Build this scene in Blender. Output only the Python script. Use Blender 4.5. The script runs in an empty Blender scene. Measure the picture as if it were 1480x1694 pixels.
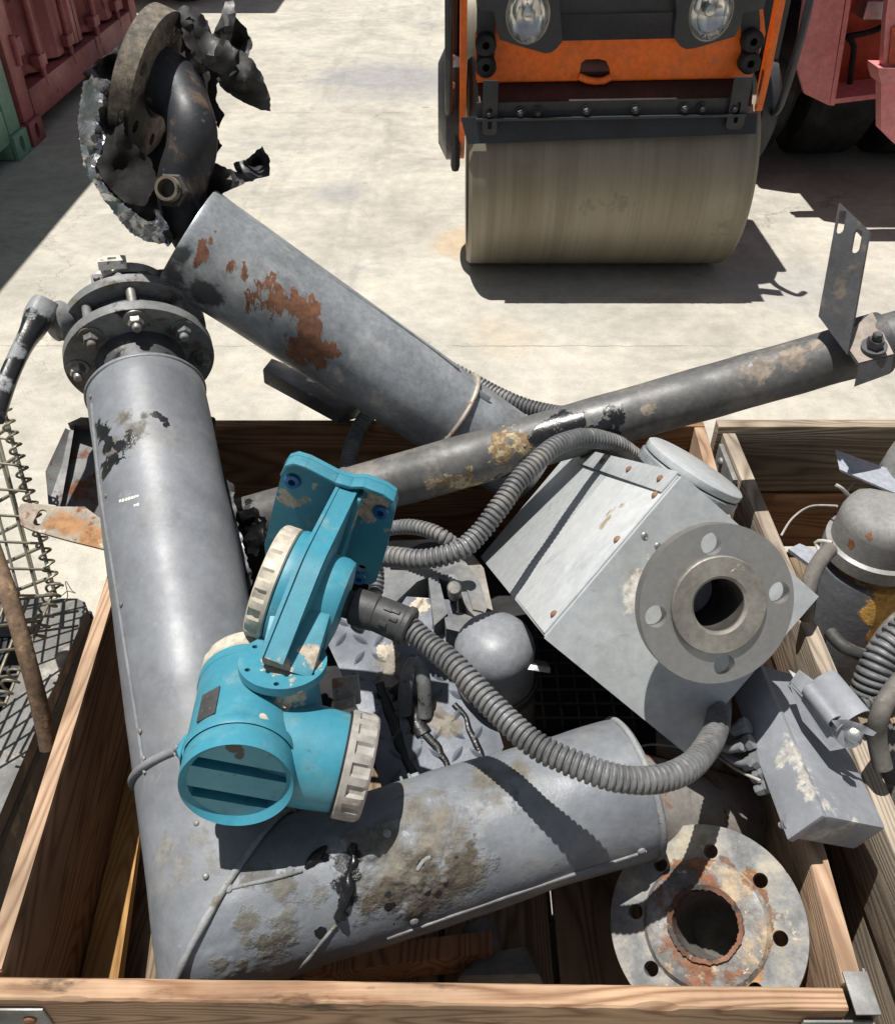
import bpy, bmesh, math, random
from mathutils import Vector, Matrix, noise
from mathutils.geometry import tessellate_polygon, delaunay_2d_cdt

random.seed(7)
SC = bpy.context.scene
COL = SC.collection
V = Vector
PI = math.pi
rad = math.radians

# ------------------------------------------------------------------ camera, sky, sun, exposure
PITCH = rad(40.0)
CAM = V((0, 0, 1.6))
F = 1480.0
cd = bpy.data.cameras.new("camera")
cd.sensor_fit = 'HORIZONTAL'
cd.sensor_width = 36
cd.lens = 36
cd.clip_start = 0.02
cd.clip_end = 500
co = bpy.data.objects.new("camera", cd)
co.location = CAM
co.rotation_euler = (PI / 2 - PITCH, 0, 0)
COL.objects.link(co)
SC.camera = co

SUN = V((-0.19, 0.09, 1.0)).normalized()        # direction towards the sun
w = bpy.data.worlds.new("World")
SC.world = w
w.use_nodes = True
nt = w.node_tree
sky = nt.nodes.new('ShaderNodeTexSky')
sky.sky_type = 'NISHITA'
sky.sun_disc = False
sky.sun_elevation = math.asin(SUN.z)
sky.sun_rotation = math.atan2(SUN.x, SUN.y)
hs = nt.nodes.new('ShaderNodeHueSaturation')
hs.inputs['Saturation'].default_value = 0.5
nt.links.new(sky.outputs[0], hs.inputs['Color'])
nt.links.new(hs.outputs[0], nt.nodes['Background'].inputs[0])
nt.nodes['Background'].inputs[1].default_value = 0.052
ld = bpy.data.lights.new("sun", 'SUN')
ld.energy = 4.8
ld.angle = rad(0.5)
ld.color = (1.0, 0.965, 0.915)
lo = bpy.data.objects.new("sun", ld)
lo.location = (0, 0, 12)
lo.rotation_euler = SUN.to_track_quat('Z', 'Y').to_euler()
COL.objects.link(lo)
SC.view_settings.view_transform = 'Standard'
SC.view_settings.look = 'None'
SC.view_settings.exposure = 0.42
SC.view_settings.gamma = 1.0
SC.view_settings.use_curve_mapping = False

# ------------------------------------------------------------------ measuring: photo pixel + real depth -> point
RT = V((1, 0, 0))
UP = V((0, math.sin(PITCH), math.cos(PITCH)))
FW = V((0, math.cos(PITCH), -math.sin(PITCH)))


def ray(u, v):
    return FW + RT * ((u - 740) / F) - UP * ((v - 847) / F)


def P(u, v, d):
    return CAM + ray(u, v) * d


def PZ(u, v, z):
    r = ray(u, v)
    return CAM + r * ((z - CAM.z) / r.z)


def PY(u, v, y):
    r = ray(u, v)
    return CAM + r * (y / r.y)


def PX(u, v, x):
    r = ray(u, v)
    return CAM + r * (x / r.x)


def PN(u, v, o, n):
    r = ray(u, v)
    return CAM + r * ((o - CAM).dot(n) / r.dot(n))


# ------------------------------------------------------------------ object helpers
LOC = {}


def thing(name, label, cat, loc, group=None):
    o = bpy.data.objects.new(name, None)
    o.empty_display_size = 0.05
    COL.objects.link(o)
    o.location = loc
    o['label'] = label
    o['category'] = cat
    if group:
        o['group'] = group
    LOC[o.name] = V(loc)
    return o


def finish(bm, name, mat, angle=38):
    bmesh.ops.remove_doubles(bm, verts=bm.verts, dist=1e-6)
    bmesh.ops.recalc_face_normals(bm, faces=bm.faces)
    a = rad(angle)
    for f in bm.faces:
        f.smooth = True
    for e in bm.edges:
        if len(e.link_faces) == 2:
            e.smooth = e.calc_face_angle(0) < a
        else:
            e.smooth = False
    me = bpy.data.meshes.new(name)
    bm.to_mesh(me)
    bm.free()
    me.materials.append(mat)
    return me


def part(name, bm, mat, parent, label=None, angle=38):
    shift = LOC[parent.name]
    bmesh.ops.translate(bm, verts=bm.verts, vec=-shift)
    o = bpy.data.objects.new(name, finish(bm, name, mat, angle))
    COL.objects.link(o)
    o.parent = parent
    LOC[o.name] = shift
    if label:
        o['label'] = label
    return o


def solo(name, bm, mat, label, cat, group=None, angle=38, loc=None):
    if loc is None:
        c = V((0, 0, 0))
        zs = 1e9
        for q in bm.verts:
            c += q.co
            zs = min(zs, q.co.z)
        c /= max(1, len(bm.verts))
        loc = V((c.x, c.y, zs))
    bmesh.ops.translate(bm, verts=bm.verts, vec=-loc)
    o = bpy.data.objects.new(name, finish(bm, name, mat, angle))
    o.location = loc
    COL.objects.link(o)
    o['label'] = label
    o['category'] = cat
    if group:
        o['group'] = group
    LOC[o.name] = V(loc)
    return o


def struct(name, bm, mat):
    o = bpy.data.objects.new(name, finish(bm, name, mat))
    COL.objects.link(o)
    o['kind'] = 'structure'
    LOC[o.name] = V((0, 0, 0))
    return o


def B():
    return bmesh.new()


def merge(bm, tmp):
    me = bpy.data.meshes.new("tmp")
    tmp.to_mesh(me)
    tmp.free()
    bm.from_mesh(me)
    bpy.data.meshes.remove(me)


def frame(axis, up=None):
    z = V(axis).normalized()
    u = V(up) if up is not None else (V((0, 0, 1)) if abs(z.z) < 0.9 else V((0, 1, 0)))
    x = u.cross(z)
    if x.length < 1e-5:
        x = V((1, 0, 0)).cross(z)
    x.normalize()
    y = z.cross(x)
    return x, y, z


def lathe(bm, prof, o, axis, seg=40, closed=False, up=None, a0=0.0, a1=2 * PI, wob=None, flat=1.0):
    """prof = [(radius, height along the axis)]"""
    x, y, z = frame(axis, up)
    o = V(o)
    full = abs(a1 - a0 - 2 * PI) < 1e-6
    n = seg if full else seg + 1
    rings = []
    for r, h in prof:
        if r < 1e-6:
            rings.append([bm.verts.new(o + z * h)])
            continue
        rg = []
        for i in range(n):
            a = a0 + (a1 - a0) * i / seg
            rr = r * (wob(a, h) if wob else 1)
            rg.append(bm.verts.new(o + z * h + x * (rr * math.cos(a)) + y * (rr * math.sin(a) * flat)))
        rings.append(rg)
    pairs = list(zip(rings, rings[1:]))
    if closed:
        pairs.append((rings[-1], rings[0]))
    for A, Bv in pairs:
        m = n if full else n - 1
        for i in range(m):
            j = (i + 1) % n
            if len(A) == 1 and len(Bv) == 1:
                continue
            try:
                if len(A) == 1:
                    bm.faces.new((A[0], Bv[i], Bv[j]))
                elif len(Bv) == 1:
                    bm.faces.new((A[i], A[j], Bv[0]))
                else:
                    bm.faces.new((A[i], A[j], Bv[j], Bv[i]))
            except ValueError:
                pass


def cyl(bm, a, b, r, r2=None, seg=24, bev=0.0):
    a = V(a)
    b = V(b)
    L = (b - a).length
    r2 = r if r2 is None else r2
    if bev:
        pr = [(0, 0), (r - bev, 0), (r, bev), (r2, L - bev), (r2 - bev, L), (0, L)]
    else:
        pr = [(0, 0), (r, 0), (r2, L), (0, L)]
    lathe(bm, pr, a, b - a, seg)


def pipe(bm, a, b, ro, ri, seg=48):
    a = V(a)
    b = V(b)
    L = (b - a).length
    lathe(bm, [(ro, 0), (ro, L), (ri, L), (ri, 0)], a, b - a, seg, closed=True)


def spline(pts, n=12):
    pts = [V(p) for p in pts]
    out = []
    for i in range(len(pts) - 1):
        p0 = pts[max(i - 1, 0)]
        p1, p2 = pts[i], pts[i + 1]
        p3 = pts[min(i + 2, len(pts) - 1)]
        for k in range(n):
            t = k / n
            out.append(0.5 * ((2 * p1) + (p2 - p0) * t + (2 * p0 - 5 * p1 + 4 * p2 - p3) * t * t + (3 * p1 - p0 - 3 * p2 + p3) * t ** 3))
    out.append(pts[-1])
    return out


def resample(pts, step):
    L = [0]
    for a, b in zip(pts, pts[1:]):
        L.append(L[-1] + (b - a).length)
    n = max(2, int(L[-1] / step))
    out = []
    j = 0
    for i in range(n + 1):
        s = L[-1] * i / n
        while j < len(L) - 2 and L[j + 1] < s:
            j += 1
        seg = L[j + 1] - L[j]
        t = (s - L[j]) / seg if seg > 1e-9 else 0
        out.append(pts[j].lerp(pts[j + 1], t))
    return out


def tube(bm, pts, r, seg=16, cap=True, closed=False, flat=None):
    """sweep a circle along pts; r a number or a list"""
    pts = [V(p) for p in pts]
    n = len(pts)
    rs = r if isinstance(r, (list, tuple)) else [r] * n
    tang = []
    for i in range(n):
        if closed:
            t = pts[(i + 1) % n] - pts[i - 1]
        else:
            t = pts[min(i + 1, n - 1)] - pts[max(i - 1, 0)]
        tang.append(t.normalized() if t.length > 1e-9 else V((0, 0, 1)))
    x, y, z = frame(tang[0])
    rings = []
    for i in range(n):
        t = tang[i]
        x = (x - t * x.dot(t))
        if x.length < 1e-6:
            x = frame(t)[0]
        x.normalize()
        y = t.cross(x)
        rings.append([bm.verts.new(pts[i] + (x * math.cos(2 * PI * k / seg) + y * math.sin(2 * PI * k / seg)) * rs[i]) for k in range(seg)])
    pr = list(zip(rings, rings[1:]))
    if closed:
        pr.append((rings[-1], rings[0]))
    for A, Bv in pr:
        for k in range(seg):
            j = (k + 1) % seg
            bm.faces.new((A[k], A[j], Bv[j], Bv[k]))
    if cap and not closed:
        bm.faces.new(rings[0][::-1])
        bm.faces.new(rings[-1])


def hose(bm, pts, R, pitch=0.0085, depth=0.0035, seg=20):
    q = resample(spline(pts, 14), pitch / 6)
    rs = []
    q = [p + V((noise.noise(p * 14), noise.noise(p * 14 + V((7, 0, 0))), noise.noise(p * 14 + V((0, 7, 0))))) * .0022 for p in q]
    for i in range(len(q)):
        k = i % 6
        w = 1 + 0.05 * noise.noise(q[i] * 26) + .02 * noise.noise(q[i] * 120)
        rs.append((R - depth * (0.18, 0.0, 0.0, 0.18, 1.0, 1.0)[k]) * w)
    tube(bm, q, rs, seg)


def quadbox(bm, pts8, bev=0.0, seg=2):
    t = B()
    vs = [t.verts.new(p) for p in pts8]      # 0-3 bottom loop, 4-7 top loop
    for f in ((0, 3, 2, 1), (4, 5, 6, 7), (0, 1, 5, 4), (1, 2, 6, 5), (2, 3, 7, 6), (3, 0, 4, 7)):
        t.faces.new([vs[i] for i in f])
    if bev:
        bmesh.ops.bevel(t, geom=list(t.edges), offset=bev, segments=seg, affect='EDGES', profile=0.6)
    merge(bm, t)


def box(bm, c, s, bev=0.0, x=None, y=None, z=None, seg=2):
    """box about c with full sizes s along axes x, y, z"""
    x = V(x).normalized() if x is not None else V((1, 0, 0))
    y = V(y).normalized() if y is not None else V((0, 1, 0))
    z = V(z).normalized() if z is not None else x.cross(y)
    c = V(c)
    p = []
    for k in (-1, 1):
        for i, j in ((-1, -1), (1, -1), (1, 1), (-1, 1)):
            p.append(c + x * (i * s[0] / 2) + y * (j * s[1] / 2) + z * (k * s[2] / 2))
    quadbox(bm, p, bev, seg)


def ppd(bm, o, a, b, c, bev=0.0):
    """parallelepiped from corner o with edge vectors a, b, c"""
    o, a, b, c = V(o), V(a), V(b), V(c)
    quadbox(bm, [o, o + a, o + a + b, o + b, o + c, o + a + c, o + a + b + c, o + b + c], bev)


def plate(bm, outer, holes, t, o, x, y, bev=0.0):
    """flat plate with holes: outer / holes are 2-D loops in the x, y frame at o, thickness t along x cross y (from 0 to t)"""
    x = V(x).normalized()
    y = V(y).normalized()
    z = x.cross(y).normalized()
    o = V(o)
    loops = [outer] + list(holes)
    tess = tessellate_polygon([[V((p[0], p[1], 0)) for p in L] for L in loops])
    flat = [p for L in loops for p in L]
    lo_ = [bm.verts.new(o + x * p[0] + y * p[1]) for p in flat]
    hi_ = [bm.verts.new(o + x * p[0] + y * p[1] + z * t) for p in flat]
    for tr in tess:
        try:
            bm.faces.new([hi_[i] for i in tr])
            bm.faces.new([lo_[i] for i in reversed(tr)])
        except ValueError:
            pass
    k = 0
    for L in loops:
        n = len(L)
        for i in range(n):
            j = (i + 1) % n
            try:
                bm.faces.new((lo_[k + i], lo_[k + j], hi_[k + j], hi_[k + i]))
            except ValueError:
                pass
        k += n


def circ(r, n=48, cx=0, cy=0, a0=0):
    return [(cx + r * math.cos(a0 + 2 * PI * i / n), cy + r * math.sin(a0 + 2 * PI * i / n)) for i in range(n)]


def slot(cx, cy, w, h, n=6):
    r = w / 2
    L = h / 2 - r
    out = []
    for i in range(n + 1):
        a = PI * i / n
        out.append((cx + r * math.cos(a), cy + L + r * math.sin(a)))
    for i in range(n + 1):
        a = PI + PI * i / n
        out.append((cx + r * math.cos(a), cy - L + r * math.sin(a)))
    return out


def flange(bm, o, axis, R, r, t, nh=0, rh=0.01, rb=0.1, a0=0.0, up=None, seg=72):
    x, y, z = frame(axis, up)
    holes = [circ(r, 48)] if r > 0 else []
    for i in range(nh):
        a = a0 + 2 * PI * i / nh
        holes.append(circ(rh, 18, rb * math.cos(a), rb * math.sin(a)))
    plate(bm, circ(R, seg), holes, t, o, x, y)
    return x, y, z


def hexa(bm, o, axis, af, h, a0=0.0, bev=0.15):
    r = af / math.sqrt(3)
    x, y, z = frame(axis)
    t = [(0, 0), (r, 0), (r, h * (1 - bev)), (r * 0.87, h), (0, h)]
    lathe(bm, t, o, axis, 6, up=None, a0=a0, a1=a0 + 2 * PI)


def bolt(bm, o, axis, s, stud=True, a0=0.3):
    """washer, hex nut and stud end; s = across flats"""
    z = V(axis).normalized()
    lathe(bm, [(0, 0), (s * 0.85, 0), (s * 0.85, s * 0.12), (0, s * 0.12)], o, z, 20)
    hexa(bm, V(o) + z * s * 0.12, z, s, s * 0.6, a0)
    if stud:
        lathe(bm, [(0, 0), (s * 0.33, 0), (s * 0.33, s * 0.4), (s * 0.26, s * 0.48), (0, s * 0.48)], V(o) + z * s * 0.7, z, 12)


def screw(bm, o, axis, r):
    lathe(bm, [(0, 0), (r, 0), (r * 0.95, r * 0.45), (r * 0.55, r * 0.75), (0, r * 0.8)], o, axis, 12)


def prism(bm, pts, vec):
    """extrude the polygon pts by vec"""
    vec = V(vec)
    pts = [V(p) for p in pts]
    lo_ = [bm.verts.new(p) for p in pts]
    hi_ = [bm.verts.new(p + vec) for p in pts]
    tess = tessellate_polygon([pts])
    for tr in tess:
        bm.faces.new([lo_[i] for i in tr])
        bm.faces.new([hi_[i] for i in reversed(tr)])
    n = len(pts)
    for i in range(n):
        j = (i + 1) % n
        bm.faces.new((lo_[i], lo_[j], hi_[j], hi_[i]))


def sheet(bm, ctl, extra=(), step=9.0, amp=0.006, fs=22.0, jag=2.5, seed=0, fine=0.4, thick=0.0012, kd=1.0):
    """torn sheet metal: ctl = outline [(u, v, d)], crumpled in depth, with thickness"""
    rnd = random.Random(seed)
    pts = [V((c[0], c[1])) for c in ctl]
    allc = list(ctl) + list(extra)

    def depth(p):
        s = 0
        ws = 0
        for c in allc:
            d2 = (p.x - c[0]) ** 2 + (p.y - c[1]) ** 2 + 4
            wt = 1 / d2 ** 1.3
            s += wt * c[2] * kd
            ws += wt
        return s / ws
    bd = []
    n = len(pts)
    for i in range(n):
        a, b = pts[i], pts[(i + 1) % n]
        m = max(1, int((b - a).length / step * 1.6))
        for k in range(m):
            q = a.lerp(b, k / m)
            if k:
                q = q + V((rnd.uniform(-jag, jag), rnd.uniform(-jag, jag)))
            bd.append(q)
    nb = len(bd)

    def inside(p):
        c = False
        j = nb - 1
        for i in range(nb):
            a, b = bd[i], bd[j]
            if (a.y > p.y) != (b.y > p.y) and p.x < (b.x - a.x) * (p.y - a.y) / (b.y - a.y) + a.x:
                c = not c
            j = i
        return c
    x0 = min(p.x for p in bd)
    x1 = max(p.x for p in bd)
    y0 = min(p.y for p in bd)
    y1 = max(p.y for p in bd)
    inn = []
    yy = y0
    while yy < y1:
        xx = x0
        while xx < x1:
            q = V((xx + rnd.uniform(-.35, .35) * step, yy + rnd.uniform(-.35, .35) * step))
            if inside(q) and min((q - e).length for e in bd) > step * 0.45:
                inn.append(q)
            xx += step
        yy += step
    res = delaunay_2d_cdt(bd + inn, [(i, (i + 1) % nb) for i in range(nb)], [], 0, 0.01)
    vs2 = res[0]
    fs_ = [f for f in res[2] if inside(sum((vs2[i] for i in f), V((0, 0))) / len(f))]
    so = V((seed * 3.1, seed * 1.7, seed * 0.9))
    top = []
    for q in vs2:
        p = P(q.x, q.y, depth(q))
        n1 = noise.noise(p * fs + so)
        n2 = abs(noise.noise(p * fs * 2.3 + so * 2))
        n3 = noise.noise(p * fs * 6 + so)
        p = p + ray(q.x, q.y).normalized() * (amp * (n1 + 0.9 * n2 + fine * n3))
        top.append(p)
    vt = [bm.verts.new(p) for p in top]
    r0 = [bm.verts.new(p + (p - CAM).normalized() * thick) for p in top]
    cnt = {}
    for f in fs_:
        ok = [i for i in f]
        try:
            bm.faces.new([vt[i] for i in ok])
            bm.faces.new([r0[i] for i in reversed(ok)])
        except ValueError:
            continue
        for i in range(len(ok)):
            e = (ok[i], ok[(i + 1) % len(ok)])
            cnt[e] = 1
    for (a, b) in list(cnt):
        if (b, a) not in cnt:
            try:
                bm.faces.new((vt[b], vt[a], r0[a], r0[b]))
            except ValueError:
                pass


# ------------------------------------------------------------------ materials
class NT:
    def __init__(s, name):
        s.m = bpy.data.materials.new(name)
        s.m.use_nodes = True
        s.t = s.m.node_tree
        s.b = s.t.nodes['Principled BSDF']
        s.pos = s.t.nodes.new('ShaderNodeNewGeometry').outputs['Position']

    def n(s, typ, **kw):
        nd = s.t.nodes.new(typ)
        for k, v in kw.items():
            setattr(nd, k, v)
        return nd

    def link(s, a, b):
        s.t.links.new(a, b)

    def math(s, op, a, b=None, c=None, clamp=False):
        nd = s.n('ShaderNodeMath', operation=op)
        nd.use_clamp = clamp
        for i, q in enumerate((a, b, c)):
            if q is None:
                continue
            if isinstance(q, (int, float)):
                nd.inputs[i].default_value = q
            else:
                s.link(q, nd.inputs[i])
        return nd.outputs[0]

    def mapped(s, vec, scale=(1, 1, 1), rot=(0, 0, 0), loc=(0, 0, 0)):
        mp = s.n('ShaderNodeMapping')
        mp.inputs['Location'].default_value = loc
        mp.inputs['Scale'].default_value = scale
        mp.inputs['Rotation'].default_value = rot
        s.link(vec, mp.inputs['Vector'])
        return mp.outputs[0]

    def noise(s, vec, scale, detail=5, rough=0.6, dist=0.0):
        nd = s.n('ShaderNodeTexNoise')
        nd.inputs['Scale'].default_value = scale
        nd.inputs['Detail'].default_value = detail
        nd.inputs['Roughness'].default_value = rough
        nd.inputs['Distortion'].default_value = dist
        s.link(vec, nd.inputs['Vector'])
        return nd.outputs[0]

    def ramp(s, fac, lo, hi, a=0.0, b=1.0):
        nd = s.n('ShaderNodeMapRange')
        nd.interpolation_type = 'SMOOTHSTEP'
        nd.inputs[1].default_value = lo
        nd.inputs[2].default_value = hi
        nd.inputs[3].default_value = a
        nd.inputs[4].default_value = b
        s.link(fac, nd.inputs[0])
        return nd.outputs[0]

    def mix(s, fac, a, b, typ='MIX'):
        nd = s.n('ShaderNodeMix', data_type='RGBA', blend_type=typ)
        for sock, q in ((nd.inputs[0], fac), (nd.inputs[6], a), (nd.inputs[7], b)):
            if isinstance(q, (int, float)):
                sock.default_value = q
            elif isinstance(q, (tuple, list)):
                sock.default_value = (q[0], q[1], q[2], 1)
            else:
                s.link(q, sock)
        return nd.outputs[2]

    def blob(s, blobs):
        """1 - distance/radius, the greatest over all blobs"""
        out = None
        for c, r in blobs:
            nd = s.n('ShaderNodeVectorMath', operation='DISTANCE')
            s.link(s.pos, nd.inputs[0])
            nd.inputs[1].default_value = c
            q = s.math('MULTIPLY_ADD', nd.outputs['Value'], -1.0 / r, 1.0)
            out = q if out is None else s.math('MAXIMUM', out, q)
        return out


def L(color, scale=30, thr=0.55, soft=0.06, blobs=None, amp=1.2, rough=None, metal=None, stretch=(1, 1, 1), h=0.3, detail=7, strength=1.0, nr=0.65, rot=(0, 0, 0)):
    return dict(color=color, scale=scale, thr=thr, soft=soft, blobs=blobs, amp=amp, rough=rough, metal=metal, stretch=stretch, h=h, detail=detail, strength=strength, nr=nr, rot=rot)


def mat(name, base, rough=0.6, metal=0.0, var=0.22, vscale=9, fine=0.12, layers=(), bump=0.12, bscale=160, bdist=0.002, stretch=(1, 1, 1), coat=0.0, rvar=0.15, rot=(0, 0, 0), spec=0.5):
    s = NT(name)
    base = tuple(base)
    vec = s.mapped(s.pos, stretch, rot)
    n1 = s.noise(vec, vscale, 6, 0.6)
    n2 = s.noise(vec, vscale * 9, 4, 0.7)
    dark = tuple(c * (1 - var * 1.6) for c in base)
    lite = tuple(min(0.95, c * (1 + var * 1.2) + 0.01 * var) for c in base)
    col = s.mix(s.ramp(n1, 0.3, 0.7), dark, lite)
    f2 = s.ramp(n2, 0.25, 0.75, 1 - fine * 1.6, 1 + fine)
    col = s.mix(1.0, col, f2, 'MULTIPLY')
    rg = s.ramp(n1, 0.3, 0.75, min(1, rough + rvar), max(0.05, rough - rvar))
    mt = None
    if metal:
        mt = s.math('ADD', metal, 0.0)
    hgt = s.math('MULTIPLY', s.noise(s.pos, bscale, 4, 0.65), 0.5)
    for q in layers:
        nz = s.noise(s.mapped(s.pos, q['stretch'], q['rot']), q['scale'], q['detail'], q['nr'])
        if q['blobs']:
            val = s.math('MULTIPLY_ADD', s.math('SUBTRACT', nz, 0.5), q['amp'], s.blob(q['blobs']))
            thr = q['thr']
        else:
            val = nz
            thr = q['thr']
        mk = s.ramp(val, thr, thr + q['soft'], 0, q['strength'])
        lc = s.mix(s.ramp(s.noise(s.pos, q['scale'] * 2.2, 5, 0.7), 0.3, 0.7), tuple(c * 0.62 for c in q['color']), tuple(min(1, c * 1.3) for c in q['color']))
        col = s.mix(mk, col, lc)
        if q['rough'] is not None:
            nd = s.n('ShaderNodeMix', data_type='FLOAT')
            s.link(mk, nd.inputs[0])
            s.link(rg, nd.inputs[2])
            nd.inputs[3].default_value = q['rough']
            rg = nd.outputs[0]
        if q['metal'] is not None or mt is not None:
            nd = s.n('ShaderNodeMix', data_type='FLOAT')
            s.link(mk, nd.inputs[0])
            if mt is not None:
                s.link(mt, nd.inputs[2])
            else:
                nd.inputs[2].default_value = metal
            nd.inputs[3].default_value = q['metal'] or 0.0
            mt = nd.outputs[0]
        if q['h']:
            hh = s.math('MULTIPLY', mk, s.math('MULTIPLY_ADD', s.noise(s.pos, q['scale'] * 2.5, 5, 0.7), q['h'] * 2.0, q['h'] * 0.3))
            hgt = s.math('ADD', hgt, hh)
    s.link(col, s.b.inputs['Base Color'])
    s.link(rg, s.b.inputs['Roughness'])
    if mt is not None:
        s.link(mt, s.b.inputs['Metallic'])
    if coat:
        s.b.inputs['Coat Weight'].default_value = coat
        s.b.inputs['Coat Roughness'].default_value = 0.15
    s.b.inputs['Specular IOR Level'].default_value = spec
    bp = s.n('ShaderNodeBump')
    bp.inputs['Strength'].default_value = min(1.0, bump * 3)
    bp.inputs['Distance'].default_value = bdist
    s.link(hgt, bp.inputs['Height'])
    s.link(bp.outputs[0], s.b.inputs['Normal'])
    return s.m


def wood(name, c1, c2, ang=0.0, rough=0.75, grain=1.0, stain=(0.03, 0.022, 0.015), stain_thr=0.62, loc=(0, 0, 0), tilt=0.0):
    """long grain along the local x axis turned by ang about z"""
    s = NT(name)
    v = s.mapped(s.pos, (1, 1, 1), (0, 0, -ang), loc)
    warp = s.noise(s.mapped(v, (2.2, 7, 7)), 1.0, 3, 0.5)
    # growth rings: contours of a stretched field
    fld = s.noise(s.mapped(v, (0.75, 6.5, 6.5)), 1.0, 2, 0.45, 0.3)
    rings = s.math('SINE', s.math('MULTIPLY_ADD', fld, 210 * grain, s.math('MULTIPLY', warp, 9)))
    rings = s.math('MULTIPLY_ADD', rings, 0.5, 0.5)
    fib = s.noise(s.mapped(v, (5, 210, 210)), 1.0, 5, 0.75)
    fac = s.math('MULTIPLY_ADD', s.math('POWER', rings, 0.5), 0.36, s.math('MULTIPLY', fib, 0.62))
    col = s.mix(s.ramp(fac, 0.2, 0.82), c1, c2)
    big = s.noise(v, 4.5, 5, 0.6)
    col = s.mix(1.0, col, s.ramp(big, 0.25, 0.75, 0.66, 1.2), 'MULTIPLY')
    st = s.ramp(s.noise(s.mapped(v, (5, 16, 16)), 1.0, 6, 0.65), stain_thr, stain_thr + 0.1, 0, 0.8)
    col = s.mix(st, col, stain)
    s.link(col, s.b.inputs['Base Color'])
    s.b.inputs['Roughness'].default_value = rough
    s.b.inputs['Specular IOR Level'].default_value = 0.25
    bp = s.n('ShaderNodeBump')
    bp.inputs['Strength'].default_value = 0.5
    bp.inputs['Distance'].default_value = 0.0015
    s.link(s.math('MULTIPLY_ADD', fib, 1.0, s.math('MULTIPLY', rings, 0.5)), bp.inputs['Height'])
    s.link(bp.outputs[0], s.b.inputs['Normal'])
    return s.m


# ------------------------------------------------------------------ material palette
RUST = (0.22, 0.085, 0.035)
RUSTL = (0.40, 0.20, 0.085)
SOOT = (0.012, 0.012, 0.013)
MUD = (0.27, 0.235, 0.18)
CREAM = (0.62, 0.57, 0.47)

M = {}
M['dark_steel'] = mat('dark_steel', (0.07, 0.072, 0.075), 0.5, 0.2, layers=[L(MUD, 26, 0.62, 0.1, rough=.9), L(SOOT, 14, 0.6, 0.05, rough=.35)])
M['pipe_inner'] = mat('pipe_inner', (0.05, 0.045, 0.04), 0.85, 0, var=0.4, bump=0.3)
M['rust'] = mat('rust', (0.2, 0.09, 0.045), 0.9, 0, var=0.45, fine=.3, bump=0.35, layers=[L(RUSTL, 30, 0.55, 0.1, rough=.9)])
M['steel'] = mat('steel', (0.42, 0.42, 0.41), 0.38, 0.85, var=0.12, layers=[L((0.3, 0.26, 0.2), 12, 0.62, 0.12, rough=.6, metal=.3, h=0)])
M['bolt'] = mat('bolt', (0.3, 0.29, 0.27), 0.5, 0.6, var=0.3, layers=[L(RUST, 60, 0.58, 0.1, rough=.9, metal=0), L(SOOT, 40, .62, .08, rough=.5, metal=0)])
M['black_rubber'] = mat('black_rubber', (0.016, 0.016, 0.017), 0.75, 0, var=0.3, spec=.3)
M['black_paint'] = mat('black_paint', (0.028, 0.031, 0.036), 0.45, 0, var=0.2, fine=.1, layers=[L((0.2, 0.18, 0.15), 18, 0.66, 0.14, rough=.8, h=0, strength=.5)])
M['tar'] = mat('tar', (0.006, 0.006, 0.0065), 0.32, 0, var=0.3, bump=0.4, bscale=60, bdist=.003, spec=.35)
M['soot_metal'] = mat('soot_metal', (0.045, 0.044, 0.043), 0.5, 0.35, var=0.5, bump=.2, layers=[L((0.1, 0.09, 0.075), 28, 0.58, 0.12, rough=.8), L(RUST, 22, .66, .06, rough=.9)])
M['foil'] = mat('foil', (0.36, 0.37, 0.39), 0.34, 0.9, var=0.3, bump=.25, bscale=70, bdist=.004, layers=[L(SOOT, 22, 0.53, 0.12, rough=.4, metal=.2), L((.06, .05, .04), 60, .62, .05, rough=.5, metal=.3)])

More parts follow.
